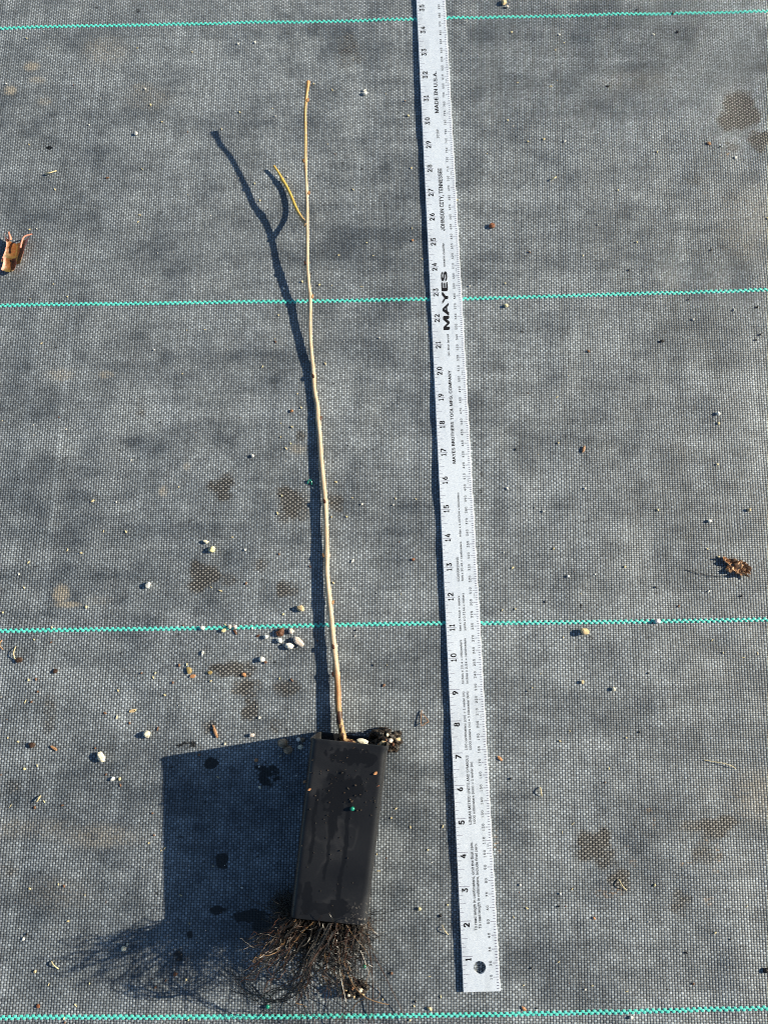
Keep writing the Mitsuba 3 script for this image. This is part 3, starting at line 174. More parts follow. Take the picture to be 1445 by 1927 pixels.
def ground_color(p, n, uv):
    hw, hf, i, j, u = weave(p)
    h = dr.maximum(hw, hf)
    warp = smoothstep(-.08, .12, hw - hf)
    top = smoothstep(.28, 1.0, h) * (.74 + .26 * warp) * (.45 + .55 * smoothstep(.50, .36, dr.abs(u)))
    gap = smoothstep(.05, .5, h)
    edge = .55 + .9 * fbm(p.x * 160, p.y * 160, 2.5)
    edge2 = .35 + 1.3 * fbm(p.x * 420, p.y * 420, 4.5)
    wet = smoothstep(.10, .80, blobs(p, WET) + 0.7 * (fbm(p.x * 110, p.y * 150, 6.5, 4) - .5) * smoothstep(.02, .2, blobs(p, WET)) + .30 * (cell_rand(dr.floor(i), dr.floor(j), 13) - .5) * smoothstep(.05, .3, blobs(p, WET)))
    black = smoothstep(.32, .62, blobs(p, BLACK) + 1.7 * (fbm(p.x * 170, p.y * 260, 6.5, 4) - .5))
    dust = dr.clip(blobs(p, DUST) * edge2 * 1.2, 0, 1)
    rust = dr.clip(blobs(p, RUST) * edge2 * 1.3, 0, 1)
    big = fbm(p.x * 7 + 3, p.y * 13 + 8, .5, 4)           # old dust lying unevenly on the cloth
    mid = .35 * fbm(p.x * 13, p.y * 85, 6.5, 4) + .65 * fbm(p.x * 40, p.y * 50, 2.5, 3)
    film = dr.clip(.58 + 1.5 * (big - .5) + 2.6 * (mid - .5), 0, 1)
    left = smoothstep(.05, -.22, p.x) * smoothstep(-.02, .3, p.y)  # the far left corner is muddier: dust fills the weave
    thread = (.88 + .24 * cell_rand(i, 9, 3)) * (.84 + .32 * noise(j * 1.7, p.x * 14, 4.5))
    fleck = cell_rand(i, j, 11)
    thread = thread * (.72 + .52 * fleck)
    crown = mix((.118, .142, .172), (.350, .394, .440), film) * thread
    low = mix((.008, .009, .011), (.040, .042, .044), dr.clip(film * .65 + left * .75, 0, 1))
    c = mix(low, crown, top * (1 - .25 * left)) * (.2 + .8 * gap)
    c = c * (1 + .25 * left)
    c = mix(c, mix((.016, .0145, .013), (.30, .29, .275), smoothstep(.66, 1.12, h) * (.6 + .4 * warp)), wet * .95)
    c = mix(c, (.005, .005, .005), black * .95)
    dust = dust * smoothstep(.35, .75, fbm(p.x * 750, p.y * 900, 9.5, 2) + .35 * dust)
    c = mix(c, mix((.12, .105, .085), (.46, .41, .33), top), dust * .75)
    rust = rust * smoothstep(.50, .72, fbm(p.x * 520, p.y * 620, 3.5, 2))
    c = mix(c, mix((.10, .055, .02), (.45, .27, .12), top), rust * .8)
    hole = dr.square((p.x - HOLE[0] * .001) / .0034) + dr.square((p.y - HOLE[1] * .001) / .0020)
    return mix((.002, .002, .002), c, smoothstep(.7, 1.25, hole + .5 * (noise(p.x * 1500, p.y * 1500) - .5)))

def ground_bump(p, n, uv):
    hw, hf, i, j, u = weave(p)
    return .00055 * dr.maximum(dr.maximum(hw, hf), -.2)

scene['fabric_bsdf'] = {'type': 'twosided', 'b': {'type': 'bumpmap', 'arbitrary': proc(ground_bump, eps=1.2e-4), 'scale': 1.0,
    'bsdf': {'type': 'principled', 'base_color': proc(ground_color), 'roughness': .48, 'specular': .5}}}

def green_color(p, n, uv):
    return mix((.035, .36, .31), (.13, .70, .60), dr.clip(.25 + .8 * fbm(p.x * 300, p.y * 60, 1.5) + .25 * (noise(p.x * 30, p.y * 3, 8.5) - .5), 0, 1))
scene['green_bsdf'] = {'type': 'twosided', 'b': {'type': 'principled', 'base_color': proc(green_color), 'roughness': .38, 'specular': .5}}

def metal_color(p, n, uv):
    g = fbm(p.x * 1300, p.y * 1300, p.z * 900, 2)
    b = fbm(p.x * 160 + 4, p.y * 25, 3.5, 3)
    sc = smoothstep(.80, .86, noise(p.x * 2400 + p.y * 300, p.y * 34, 5.5))
    sm = smoothstep(.50, .68, fbm(p.x * 90 + 2, p.y * 38, 8.5, 4))
    return mix((.66, .73, .84), (.84, .91, 1.0), dr.clip(.30 + .6 * g + .9 * (b - .42), 0, 1)) * (1 - .14 * sc) * (1 - .10 * sm)
def metal_bump(p, n, uv):
    return .00001 * fbm(p.x * 1500, p.y * 1500, 2.5, 2)
scene['ruler_bsdf'] = {'type': 'twosided', 'b': {'type': 'principled', 'base_color': proc(metal_color), 'roughness': .40, 'metallic': .35, 'specular': .5}}
plain('ink_bsdf', (.008, .008, .011), .6, .2)
plain('tick_bsdf', (.07, .055, .11), .5)

def pot_frame(p):
    """Along (0 base, 1 rim) and across (-.5 to .5) the pot lying on its side."""
    a = (p.x * 1000 + 42.5) * .1157 + (p.y * 1000 + 175.6) * .9933
    c = (p.x * 1000 + 42.5) * .9933 - (p.y * 1000 + 175.6) * .1157
    return a / 124.5, c / 57.0

def pot_wet(p):
    a, c = pot_frame(p)
    wob = c + .06 * (noise(a * 9, 2.5) - .5) + .03 * (noise(a * 31, c * 20, 4.5) - .5) + .03 * (noise(a * 60, c * 60, 4.5) - .5)
    def run(c0, w, a0, a1):
        return smoothstep(w, w * .55, dr.abs(wob - c0)) * smoothstep(a0 - .03, a0, a) * smoothstep(a1 + .03, a1, a)
    e = .5 * (fbm(p.x * 210, p.y * 170, 1.5, 3) - .5)
    w = dr.maximum(dr.maximum(run(.10, .035, .02, .66), run(-.10, .055, .45, .72)), dr.maximum(run(-.04, .028, .5, .63), run(-.11, .025, .22, .5)))
    w = dr.maximum(w, dr.maximum(run(-.33, .030, .30, .70), run(-.40, .03, .1, .16)))
    blot = lambda a0, c0, ra, rc: smoothstep(1.15, .85, dr.square((a - a0) / ra) + dr.square((c - c0) / rc) + e * 6.5)
    w = dr.maximum(w, dr.maximum(blot(.70, -.08, .12, .17), blot(.755, .12, .07, .16)))
    w = dr.maximum(w, dr.maximum(blot(.10, -.30, .08, .07), blot(.06, .12, .05, .14)))
    w = dr.maximum(w, dr.maximum(blot(.92, .05, .05, .30), .8 * blot(.05, -.05, .03, .3)))
    return dr.clip(w, 0, 1)

def pot_color(p, n, uv):
    w = pot_wet(p)
    d = fbm(p.x * 55, p.y * 48, p.z * 55, 4)
    ring = smoothstep(.10, .0, dr.abs(fbm(p.x * 75 + 9, p.y * 60, p.z * 50 + 2, 2) - .52)) * smoothstep(.45, .62, d)
    dry = mix((.0085, .0088, .0100), (.0170, .0174, .0192), dr.clip(.45 + 1.6 * (d - .45), 0, 1))
    dry = mix(dry, (.028, .028, .030), ring * .6)
    a, c = pot_frame(p)
    grit = smoothstep(.60, .72, fbm(p.x * 700, p.y * 700, 1.5, 2)) * smoothstep(.16, .02, a) * smoothstep(.12, .34, c)
    dry = mix(dry, (.16, .145, .13), grit)
    return mix(dry, (.0065, .0065, .007), w * .8)
def pot_rough(p, n, uv):
    return mi.Float(.29) - .06 * pot_wet(p)
scene['pot_bsdf'] = {'type': 'twosided', 'b': {'type': 'principled', 'base_color': proc(pot_color), 'roughness': proc(pot_rough), 'specular': .42}}

def stem_color(p, n, uv):
    y = p.y * 1000
    g = fbm(p.x * 500, p.y * 120, p.z * 500, 3)
    fine = fbm(p.x * 2200, p.y * 900, p.z * 2200, 2)
    c = mix((.38, .275, .17), (.54, .43, .30), dr.clip(g * 1.3 - .15, 0, 1))
    c = mix(c, mix((.45, .24, .07), (.52, .33, .12), g), smoothstep(425, 485, y) * .85)     # younger, yellower wood to the tip
    c = mix(c, (.50, .23, .08), smoothstep(512, 524, y) * .7)
    low = smoothstep(14, -14, y + 16 * (g - .5))
    c = mix(c, mix((.30, .13, .055), (.42, .22, .09), g), low)
    peel = smoothstep(-22, -34, y + 14 * (fine - .5))
    c = mix(c, mix((.055, .022, .012), (.34, .22, .10), smoothstep(.48, .58, fbm(p.x * 420, p.y * 300, p.z * 420 + 3, 2))), peel)
    c = c * (.80 + .4 * fine)
    lent = smoothstep(.79, .86, noise(p.x * 900, p.y * 520, p.z * 900))
    return mix(c, (.60, .52, .40), lent * .5 * (1 - low))
scene['stem_bsdf'] = {'type': 'twosided', 'b': {'type': 'principled', 'base_color': proc(stem_color), 'roughness': .5, 'specular': .4}}
def shoot_color(p, n, uv):
    g = fbm(p.x * 600, p.y * 200, p.z * 600, 2)
    return mix(mix((.46, .28, .05), (.60, .42, .11), g), (.40, .27, .15), smoothstep(.425, .402, p.y))
scene['shoot_bsdf'] = {'type': 'twosided', 'b': {'type': 'principled', 'base_color': proc(shoot_color), 'roughness': .45, 'specular': .4}}
plain('bud_bsdf', (.075, .028, .016), .5)
plain('bud_tan_bsdf', (.30, .15, .06), .55)

plain('root_dark_bsdf', (.007, .0055, .005), .36, .5)
plain('root_red_bsdf', (.040, .017, .010), .42, .45)
plain('root_tan_bsdf', (.18, .105, .05), .5, .4)
def soil_color(p, n, uv):
    g = fbm(p.x * 900, p.y * 900, p.z * 900, 3)
    return mix((.008, .006, .005), (.06, .035, .018), smoothstep(.45, .8, g))
scene['soil_bsdf'] = {'type': 'twosided', 'b': {'type': 'principled', 'base_color': proc(soil_color), 'roughness': .5, 'specular': .4}}

COL = {'white': (.86, .83, .76), 'cream': (.82, .75, .58), 'yellow': (.74, .64, .36), 'tan': (.66, .50, .29), 'pink': (.82, .69, .59), 'lilac': (.80, .75, .78),
       'orange': (.46, .22, .10), 'bark': (.115, .048, .024), 'redbrown': (.20, .075, .035), 'brownwhite': (.40, .30, .21), 'darkbark': (.045, .024, .015),
       'moss': (.30, .22, .085), 'stick': (.32, .17, .085), 'straw': (.62, .52, .30), 'black': (.010, .009, .009), 'grey': (.38, .38, .37), 'brown': (.17, .085, .045)}
for _k in ('orange', 'redbrown', 'darkbark', 'moss', 'stick', 'straw', 'black', 'grey', 'brown', 'bark'):
    plain(_k + '_bit_bsdf', COL[_k], .55 if _k != 'black' else .35, .4)
def stone_tex(a, b):
    def f(p, n, uv):
        g = fbm(p.x * 420, p.y * 420, p.z * 420, 3)
        s = smoothstep(.62, .72, fbm(p.x * 900 + 7, p.y * 900, p.z * 900, 2))
        return mix(mix(b, a, dr.clip(g * 1.8 - .3, 0, 1)), [x * .35 for x in b], s * .7)
    return f
for _k in ('white', 'cream', 'yellow', 'tan', 'pink', 'lilac', 'brownwhite'):
    a_ = COL[_k]; b_ = [x * (.74 if _k != 'brownwhite' else .22) for x in a_]
    scene[_k + '_bit_bsdf'] = {'type': 'twosided', 'b': {'type': 'principled', 'base_color': proc(stone_tex(a_, b_)), 'roughness': .85, 'specular': .2}}
plain('prill_bsdf', (.010, .235, .15), .25, .6)

def leaf_in(p, n, uv):
    g = fbm(p.x * 260, p.y * 260, 1.5, 3)
    s = dr.abs(uv.x)
    vein = smoothstep(.06, .02, s) + .5 * smoothstep(.10, .03, dr.abs((uv.y * 7 + s * 2.2) - dr.floor(uv.y * 7 + s * 2.2) - .5))
    c = mix((.085, .034, .010), (.20, .065, .016), dr.clip(g * 1.6 - .2, 0, 1))
    c = mix(c, (.060, .080, .022), smoothstep(.55, .15, uv.y) * .7)
    c = mix(c, (.24, .19, .05), dr.clip(vein, 0, 1) * .45)
    return mix(c, mix((.66, .20, .17), (.72, .40, .29), g), smoothstep(.60, .80, s + .25 * (g - .5)) * smoothstep(.02, .2, uv.y))
def leaf_out(p, n, uv):
    g = fbm(p.x * 300, p.y * 300, 4.5, 3)
    c = mix((.58, .17, .14), (.66, .36, .25), dr.clip(g * 1.7 - .3, 0, 1))
    return mix(c, (.34, .22, .10), smoothstep(.35, .05, uv.y))
_leaf = lambda f: {'type': 'principled', 'base_color': proc(f), 'roughness': .5, 'specular': .4}
scene['leaf_bsdf'] = {'type': 'twosided', 'a': _leaf(leaf_in), 'b': _leaf(leaf_out)}
plain('leaf_stalk_bsdf', (.50, .22, .16), .5)
def dry_leaf(p, n, uv):
    g = fbm(p.x * 350, p.y * 350, p.z * 350, 3)
    return mix((.16, .08, .04), (.62, .40, .24), dr.clip(g * 2 - .5, 0, 1))
scene['dry_leaf_bsdf'] = {'type': 'twosided', 'b': {'type': 'principled', 'base_color': proc(dry_leaf), 'roughness': .6, 'specular': .3}}

# ---------------------------------------------------------------- the ground: weed barrier fabric with green marker threads
def spaced(lo, hi, step, far):
    mid = np.arange(lo, hi + step / 2, step)
    k = np.array([.01, .03, .07, .15, .3, .6, 1.2, 2.5, 5.0]); k = k[k <= far]
    return np.concatenate([lo - k[::-1], mid, hi + k])
gx, gy = spaced(-.48, .48, .004, 5), spaced(-.36, .78, .004, 5)
X, Y = np.meshgrid(gx, gy)
Z = zg(X, Y)
V = np.stack([X, Y, Z], -1).reshape(-1, 3)
nx, ny = len(gx), len(gy)
ii = (np.arange(ny - 1)[:, None] * nx + np.arange(nx - 1)[None]).ravel()
F = np.stack([ii, ii + 1, ii + nx + 1, ii + nx], 1)
scene['ground'] = mikit.ply((V, F), 'fabric_bsdf', smooth=True, uv=V[:, :2])
labels['ground'] = {'kind': 'structure', 'label': 'grey black woven weed barrier fabric, dusty and stained with damp patches', 'category': 'ground'}

BLOB = trimesh.creation.uv_sphere(radius=1, count=[5, 9])
for line in LINES:
    P = resample(np.array(line) * .001, 160)
    seg = np.r_[0, np.cumsum(np.linalg.norm(np.diff(P, axis=0), axis=1))]
    ms = []
    for row, off in ((.00072, 0), (-.00072, .00226)):
        for s in np.arange(off, seg[-1], .00452):
            c = np.array([np.interp(s, seg, P[:, k]) for k in (0, 1)]); d = np.array([np.interp(min(s + .01, seg[-1]), seg, P[:, k]) for k in (0, 1)]) - c
            a = math.atan2(d[1], d[0]) + rng.normal(0, .06)
            m = BLOB.copy(); v = np.array(m.vertices)
            v = np.sign(v) * np.abs(v) ** .75
            v *= np.array([.00146 + rng.normal(0, .00007), .00112 + rng.normal(0, .00005), .0006])
            ca, sa = math.cos(a), math.sin(a)
            x = v[:, 0] * ca - v[:, 1] * sa + c[0]; y = v[:, 0] * sa + v[:, 1] * ca + c[1] + row
            m.vertices = np.stack([x, y, v[:, 2] * .9 + float(zg(c[0], c[1])) + .00012], 1)
            ms.append(m)
    part('ground', 'green_thread', join(ms), 'green_bsdf', smooth=50)

# ---------------------------------------------------------------- the ruler
RO = np.array([.05914, -.24316]); RX = np.array([.999472, .032482]); RY = np.array([-.032482, .999472])
RW, RL, Z0, Z1 = .02865, .9144, .0005, .0030
def ruler_place(v):
    """Ruler coordinates (across, along, height) to the world."""
    v = np.asarray(v, float)
    return np.column_stack([RO[0] + v[:, 0] * RX[0] + v[:, 1] * RY[0], RO[1] + v[:, 0] * RX[1] + v[:, 1] * RY[1], v[:, 2]])
ch = .00035
prof = [(0, Z0), (RW, Z0), (RW, Z1 - ch), (RW - ch, Z1), (ch * .5, Z1), (0, Z1 - ch * .5)]
body = manifold3d.Manifold.extrude(manifold3d.CrossSection([prof]), RL)          # extruded along z, then laid down
holec = manifold3d.Manifold.cylinder(.02, .00470, .00470, 48).translate([0, 0, -.01])
mb = body.to_mesh(); vb = np.array(mb.vert_properties[:, :3])
body = manifold3d.Manifold(manifold3d.Mesh(np.ascontiguousarray(np.column_stack([vb[:, 0], RL - vb[:, 2], vb[:, 1]]).astype(np.float32)), np.array(mb.tri_verts)))
body = body - holec.translate([.0136, .0171, 0])
mb = body.to_mesh(); vb = np.array(mb.vert_properties[:, :3], float)
bm = trimesh.Trimesh(ruler_place(vb), np.array(mb.tri_verts), process=False)
if bm.volume < 0: bm.invert()
ruler = thing('metal_ruler', 'long silver metal ruler with black inch and millimetre scales, lying beside the potted seedling', 'ruler')
part(ruler, 'body', bm, 'ruler_bsdf', smooth=False)
rim = []
for k in range(48):
    pass
ZI = Z1 + .00003
def bars(L):
    """Printed lines as thin raised strips: (across0, across1, along, width) in millimetres."""
    ms = []
    for a, b, v, w in L:
        m = trimesh.creation.box([(b - a) * .001, w * .001, .00004])
        m.apply_translation([(a + b) * .0005, v * .001, ZI])
        m.vertices = ruler_place(m.vertices); ms.append(m)
    return join(ms)
L = []
for e in range(1, 36 * 8):
    ln = 8.6 if e % 8 == 0 else 5.2 if e % 4 == 0 else 3.3 if e % 2 == 0 else 1.9
    L.append((.5, ln, e * 25.4 / 8, .36 if e % 8 == 0 else .30))
part(ruler, 'inch_scale', bars(L), 'tick_bsdf', smooth=False, kind='stuff')
L = []
for q in range(1, 457):
    v = q * 2
    L.append((28.65 - .8 - (4.2 if v % 10 == 0 else 1.9), 28.65 - .8, v, .38 if v % 10 == 0 else .46))
part(ruler, 'millimetre_scale', bars(L), 'tick_bsdf', smooth=False, kind='stuff')
GLY = {}
def glyphs(text, bold=False):
    bold = True
    k = (text, bold)
    if k not in GLY: GLY[k] = meshkit.text_mesh(text, 1.0, depth=.001, bold=bold)
    return GLY[k].copy()
def letter(text, u0, u1, v0, v1, bold=False, shear=0., fat=0.):
    """Text reading along the ruler: capitals from u1 (baseline) up to u0, from v0 to v1 (millimetres)."""
    m = glyphs(text, bold); v = np.array(m.vertices)
    x0, x1 = v[:, 0].min(), v[:, 0].max()
    xx = (v[:, 0] - x0) / (x1 - x0)
    al = (v0 + xx * (v1 - v0) + shear * v[:, 1] * (u1 - u0)) * .001
    ac = (u1 - v[:, 1] * (u1 - u0)) * .001
    c = []
    for q in range(3):                                     # a heavier stroke, as the printed face has
        k = m.copy(); s_ = (q - 1) * fat * .001
        k.vertices = ruler_place(np.column_stack([ac + s_ * .7, al + s_, ZI - .00001 + q * .000003 + v[:, 2] / .001 * .00003])); c.append(k)
    return join(c) if fat else c[1]
for n in range(1, 36):
    v = n * 25.4; s = str(n)
    w = lambda c: 1.7 if c == '1' else 3.0
    if n < 10:
        m = letter(s, 2.75, 7.1, v - 1.4 - w(s), v - 1.4, bold=True, fat=.20)
    else:
        m = join([letter(s[0], 2.8, 7.2, v - .9 - w(s[0]), v - .9, fat=.13), letter(s[1], 2.8, 7.2, v + .9, v + .9 + w(s[1]), fat=.13)])
    part(ruler, 'inch_numeral', m, 'ink_bsdf', smooth=False)
for n in range(10, 900, 10):
    s = str(n); W = 2.05 * len(s)
    ms = []
    for q, c in enumerate(s):
        w = .8 if c == '1' else 1.45
        c0 = n - .15 - W / 2 + (q + .5) * 2.05
        ms.append(letter(c, 21.1, 22.95, c0 - w / 2, c0 + w / 2, bold=True, fat=.05))
    part(ruler, 'millimetre_numeral', join(ms), 'ink_bsdf', smooth=False)
for n in range(100, 900, 100):
    part(ruler, 'lettering', letter('2 mm', 24.5, 25.4, n + 3.4, n + 7.6), 'ink_bsdf', smooth=False)
for t, u0, u1, v0, v1, st in RULER_TEXT:
    part(ruler, 'lettering', letter(t, u0, u1, v0, v1, bold=st in 'bB', shear=.22 if st == 'i' else 0, fat={'B': .45, 'b': .10, 's': .10}.get(st, .03)), 'ink_bsdf', smooth=False)

# ---------------------------------------------------------------- the pot, lying on its side
PR0, PR1, PB0, PB1 = (np.array(q) * .001 for q in POT)
def ring(t, inset=0., k=7, rc=.0058):
    """Points round the pot's cross-section at t (0 base, 1 rim), moved in by inset."""
    a, b = PB0 + (PR0 - PB0) * t, PB1 + (PR1 - PB1) * t
    w = np.linalg.norm((b - a)[:2]); H = a[2]
    ex = (b - a) / w; ex[2] = 0
    pts = []
    r = rc - inset
    hw, hh = w / 2 - inset, H / 2 - inset
    for q, (sx, sy) in enumerate(((1, 1), (-1, 1), (-1, -1), (1, -1))):
        for m in range(k):
            th = (q + m / (k - 1)) * math.pi / 2
            pts.append((sx * (hw - r) + r * math.cos(th), sy * (hh - r) + r * math.sin(th)))
        # three points along the flat so that it can sag a little
        nx_, ny_ = [(-1, 1), (-1, -1), (1, -1), (1, 1)][q]
        for f in (.25, .5, .75):
            if q == 0: pts.append(((hw - r) * (1 - 2 * f), hh))
            elif q == 1: pts.append((-hw, (hh - r) * (1 - 2 * f)))
            elif q == 2: pts.append((-(hw - r) * (1 - 2 * f), -hh))
            else: pts.append((hw, -(hh - r) * (1 - 2 * f)))
    pts = np.array(pts)
    sag = .0007 * math.sin(math.pi * min(max(t, 0), 1)) * (1 - (pts[:, 0] / hw) ** 2).clip(0) * (pts[:, 1] > hh * .99)
    c = (a + b) / 2; c[2] = H / 2 + .0003
    return c + pts[:, :1] * ex + np.column_stack([0 * pts[:, 0], 0 * pts[:, 0], pts[:, 1] - sag])
ts = [0, .004] + list(np.linspace(.05, .95, 19)) + [.975, .98, .996, 1.0]
rings = [ring(t, 0.0008 if i == 0 else (-.0005 if t > .977 and t < .999 else 0)) for i, t in enumerate(ts)]
rings += [ring(1.0, .0012)] + [ring(t, .0014) for t in (.985, .9, .7, .4, .02)]
n = len(rings[0]); V = np.vstack(rings + [rings[0].mean(0)[None], rings[-1].mean(0)[None]])
dn = (meshkit.noise(V * 60, 5) - .5) * .0006
V[:len(ts) * n, 2] += dn[:len(ts) * n] * (V[:len(ts) * n, 2] > .03)
F = []
for i in range(len(rings) - 1):
    for j in range(n):
        q = (j + 1) % n
        F += [[i * n + j, i * n + q, (i + 1) * n + q], [i * n + j, (i + 1) * n + q, (i + 1) * n + j]]
for j in range(n):
    F += [[len(rings) * n, (j + 1) % n, j], [len(rings) * n + 1, (len(rings) - 1) * n + j, (len(rings) - 1) * n + (j + 1) % n]]
pm = trimesh.Trimesh(V, F, process=False)
if pm.volume < 0: pm.invert()
solo('plant_pot', pm, 'pot_bsdf', 'tall square black plastic pot with wet streaks, lying on its side, roots hanging out', 'plant pot', smooth=40)

AX = ((PR0 + PR1) - (PB0 + PB1)) / 2; AX[2] = 0; PLEN = np.linalg.norm(AX); AX /= PLEN
EX = (PR1 - PR0); EX[2] = 0; EX /= np.linalg.norm(EX)
PB = (PB0 + PB1) / 2; PB[2] = 0
def inpot(s, a, h):
    """World point from across s, along a (from the base towards the rim) and height h, in metres."""
    return PB + EX * s + AX * a + np.array([0, 0, h])
# soil inside, ending a little below the rim
rs = [ring(t, .0018) for t in (.03, .5, .90)]
cen = rs[-1].mean(0)
rs += [cen + (rs[-1] - cen) * q + AX * .0045 * (1 - q) for q in (.9, .7, .45, .2)]
V = np.vstack(rs + [rs[0].mean(0)[None], rs[-1].mean(0)[None]])
V[3 * n:len(rs) * n] += AX * ((meshkit.fbm(V[3 * n:len(rs) * n] * 260, 3) - .5) * .007)[:, None]
F = []
for i in range(len(rs) - 1):
    for j in range(n):
        q = (j + 1) % n
        F += [[i * n + j, i * n + q, (i + 1) * n + q], [i * n + j, (i + 1) * n + q, (i + 1) * n + j]]
for j in range(n):
    F += [[len(rs) * n, (j + 1) % n, j], [len(rs) * n + 1, (len(rs) - 1) * n + j, (len(rs) - 1) * n + (j + 1) % n]]
solo('potting_soil', trimesh.Trimesh(V, F, process=False), 'soil_bsdf', 'dark damp potting soil filling the black plastic pot', 'soil', smooth=False)

# ---------------------------------------------------------------- the seedling
seed = thing('tree_seedling', 'bare brown tree seedling with one thin side shoot, growing from the black pot', 'seedling')
S = resample(np.array(STEM) * .001, 320)
inside = np.array([np.r_[inpot(.0105, PLEN - .010, .0100), .0030], np.r_[inpot(.011, PLEN - .03, .012), .0030]])
S = np.vstack([S, resample(np.vstack([S[-1], inside]), 24)[1:]])
yy = S[:, 1]
rad = S[:, 3] * .94
for bx, by, bz, sd in BUDS:                                # swollen nodes
    rad *= 1 + .24 * np.exp(-((yy - by * .001) / .0022) ** 2)
rad[:14] *= np.linspace(1.15, 1.0, 14)
kk = 16
ang = np.arange(kk) * 2 * np.pi / kk
wob = 1 + .16 * (meshkit.noise(np.stack([np.repeat(yy[:, None] * 120, kk, 1), np.tile(np.cos(ang) * 1.3, (len(yy), 1)), np.tile(np.sin(ang) * 1.3, (len(yy), 1))], -1), 2) - .5) * 2 * .5
part(seed, 'stem', tube(S[:, :3], rad, kk, wob), 'stem_bsdf', smooth=60)
Bp = resample(np.array(BRANCH) * .001, 60)
Bp[:, 3] *= 1.12 + .55 * np.exp(-np.linspace(0, 9, 60) ** 2) + .30 * np.exp(-((np.linspace(0, 9, 60) - 6.1) / .25) ** 2)
part(seed, 'side_shoot', tube(Bp[:, :3], Bp[:, 3], 10), 'shoot_bsdf', smooth=60, label='thin yellow side shoot')
for i, (bx, by, bz, sd) in enumerate(BUDS):
    j = np.argmin(np.abs(yy[:320] - by * .001)); c = S[j, :3]; r = rad[j]
    m = lump(.0046, .0029, .0029, 60 + i, .25, 2)
    v = np.array(m.vertices); t = .5 + v[:, 0] / .0046
    v[:, 1:] *= (1.15 - .6 * t)[:, None]; m.vertices = v
    front = i in (6, 8, 10)
    m.apply_transform(trimesh.transformations.rotation_matrix(math.pi / 2 - sd * .35, [0, 0, 1]))
    m.apply_translation(c + (np.array([-.0003, 0, r * .95]) if front else np.array([sd * r * .98, 0, r * .25])))
    part(seed, 'bud', m, 'bud_bsdf' if i in (4, 6, 7, 8, 10, 11) else 'bud_tan_bsdf', smooth=40)
# the cut tip
tip = lump(.0042, .0030, .003, 5, .3, 2); tip.apply_transform(trimesh.transformations.rotation_matrix(1.2, [0, 0, 1])); tip.apply_translation(S[3, :3])
part(seed, 'cut_tip', tip, 'bud_tan_bsdf', smooth=40)
# roots
RB = {'dark': 'root_dark_bsdf', 'red': 'root_red_bsdf', 'tan': 'root_tan_bsdf', 'straw': 'root_tan_bsdf'}
def rootmesh(P, r, k=6):
    n_ = len(P)
    rr = r * np.linspace(1.05, .55, n_) * (1 + .18 * (meshkit.noise(P * 420, 6) - .5) * 2)
    return tube(P, rr, k)
def wiggle(P, amp, sd, fr=6):
    q = np.linspace(0, 1, len(P))[:, None]
    s = np.concatenate([np.full_like(q, sd * 3.7), q * fr, np.full_like(q, .5)], 1)
    w = np.stack([meshkit.noise(s, 11), meshkit.noise(s, 12), meshkit.noise(s, 13)], 1) - .5
    P = P + w * amp * np.sin(np.pi * np.minimum(q * 2.5, 1) / 2)
    P[:, 2] = np.maximum(P[:, 2], .0009)
    return P
for i, (pts, r, c) in enumerate(BIGROOTS):
    P = wiggle(resample(np.array(pts) * .001, 36), .005, i)
    part(seed, 'root', rootmesh(P, r * .00052, 7), RB[c], smooth=60)
def grow(s, h, d, length, bend, drop, step=.004):
    p = inpot(s, -.0005, h); P = [p]
    d = d / np.linalg.norm(d); k = max(4, int(length / step))
    w = rng.normal(size=3) * bend
    for q in range(k):
        w = .75 * w + rng.normal(size=3) * bend * .55
        d = d + w + np.array([0, 0, -drop * (q / k) * .35]); d /= np.linalg.norm(d)
        p = p + d * step
        if p[2] < .0009:
            p[2] = .0009; d[2] = abs(d[2]) * .1; d /= np.linalg.norm(d)
        P.append(p)
    return np.array(P)
for i in range(36):                                        # middling roots, each a part
    s, h = rng.uniform(-.026, .026), rng.uniform(.006, .055)
    fan = s / .026
    d = -AX * 1.0 + EX * (.35 * fan + rng.normal(0, .30) - .12) + np.array([0, 0, rng.normal(.05, .22)])
    P = grow(s, h, d, rng.choice([.04, .05, .065, .085], p=[.3, .35, .22, .13]) * rng.uniform(.9, 1.2), .075, .22)
    part(seed, 'root', rootmesh(resample(P, len(P) * 2), rng.uniform(.00028, .0005), 5), rng.choice(['root_dark_bsdf', 'root_red_bsdf', 'root_tan_bsdf'], p=[.66, .27, .07]), smooth=60)
for i in range(14):                                        # the bundle that reaches out to the lower left
    s, h = rng.uniform(-.027, -.016), rng.uniform(.03, .056)
    d = -AX * rng.uniform(.5, 1.1) - EX * rng.uniform(.5, 1.15) + np.array([0, 0, rng.uniform(.0, .28)])
    P = grow(s, h, d, rng.uniform(.028, .058), .10, .25)
    part(seed, 'root', rootmesh(resample(P, len(P) * 2), rng.uniform(.0002, .0004), 5), rng.choice(['root_dark_bsdf', 'root_red_bsdf', 'root_tan_bsdf'], p=[.72, .22, .06]), smooth=60)
fine = {'root_dark_bsdf': [], 'root_red_bsdf': [], 'root_tan_bsdf': []}
for i in range(500):
    s, h = rng.uniform(-.0275, .0275), rng.uniform(.003, .056)
    fan = s / .026
    d = -AX * rng.uniform(.5, 1) + EX * (.3 * fan - .08 + rng.normal(0, .34)) + np.array([0, 0, rng.normal(0, .3)])
    ln = rng.uniform(.012, .04) if i < 750 else rng.uniform(.036, .065)
    P = grow(s, h, d, ln, .13, .2, .0025)
    fine[rng.choice(list(fine), p=[.78, .17, .05])].append(tube(P, rng.uniform(.0001, .00022) * np.linspace(1.1, .6, len(P)), 4))
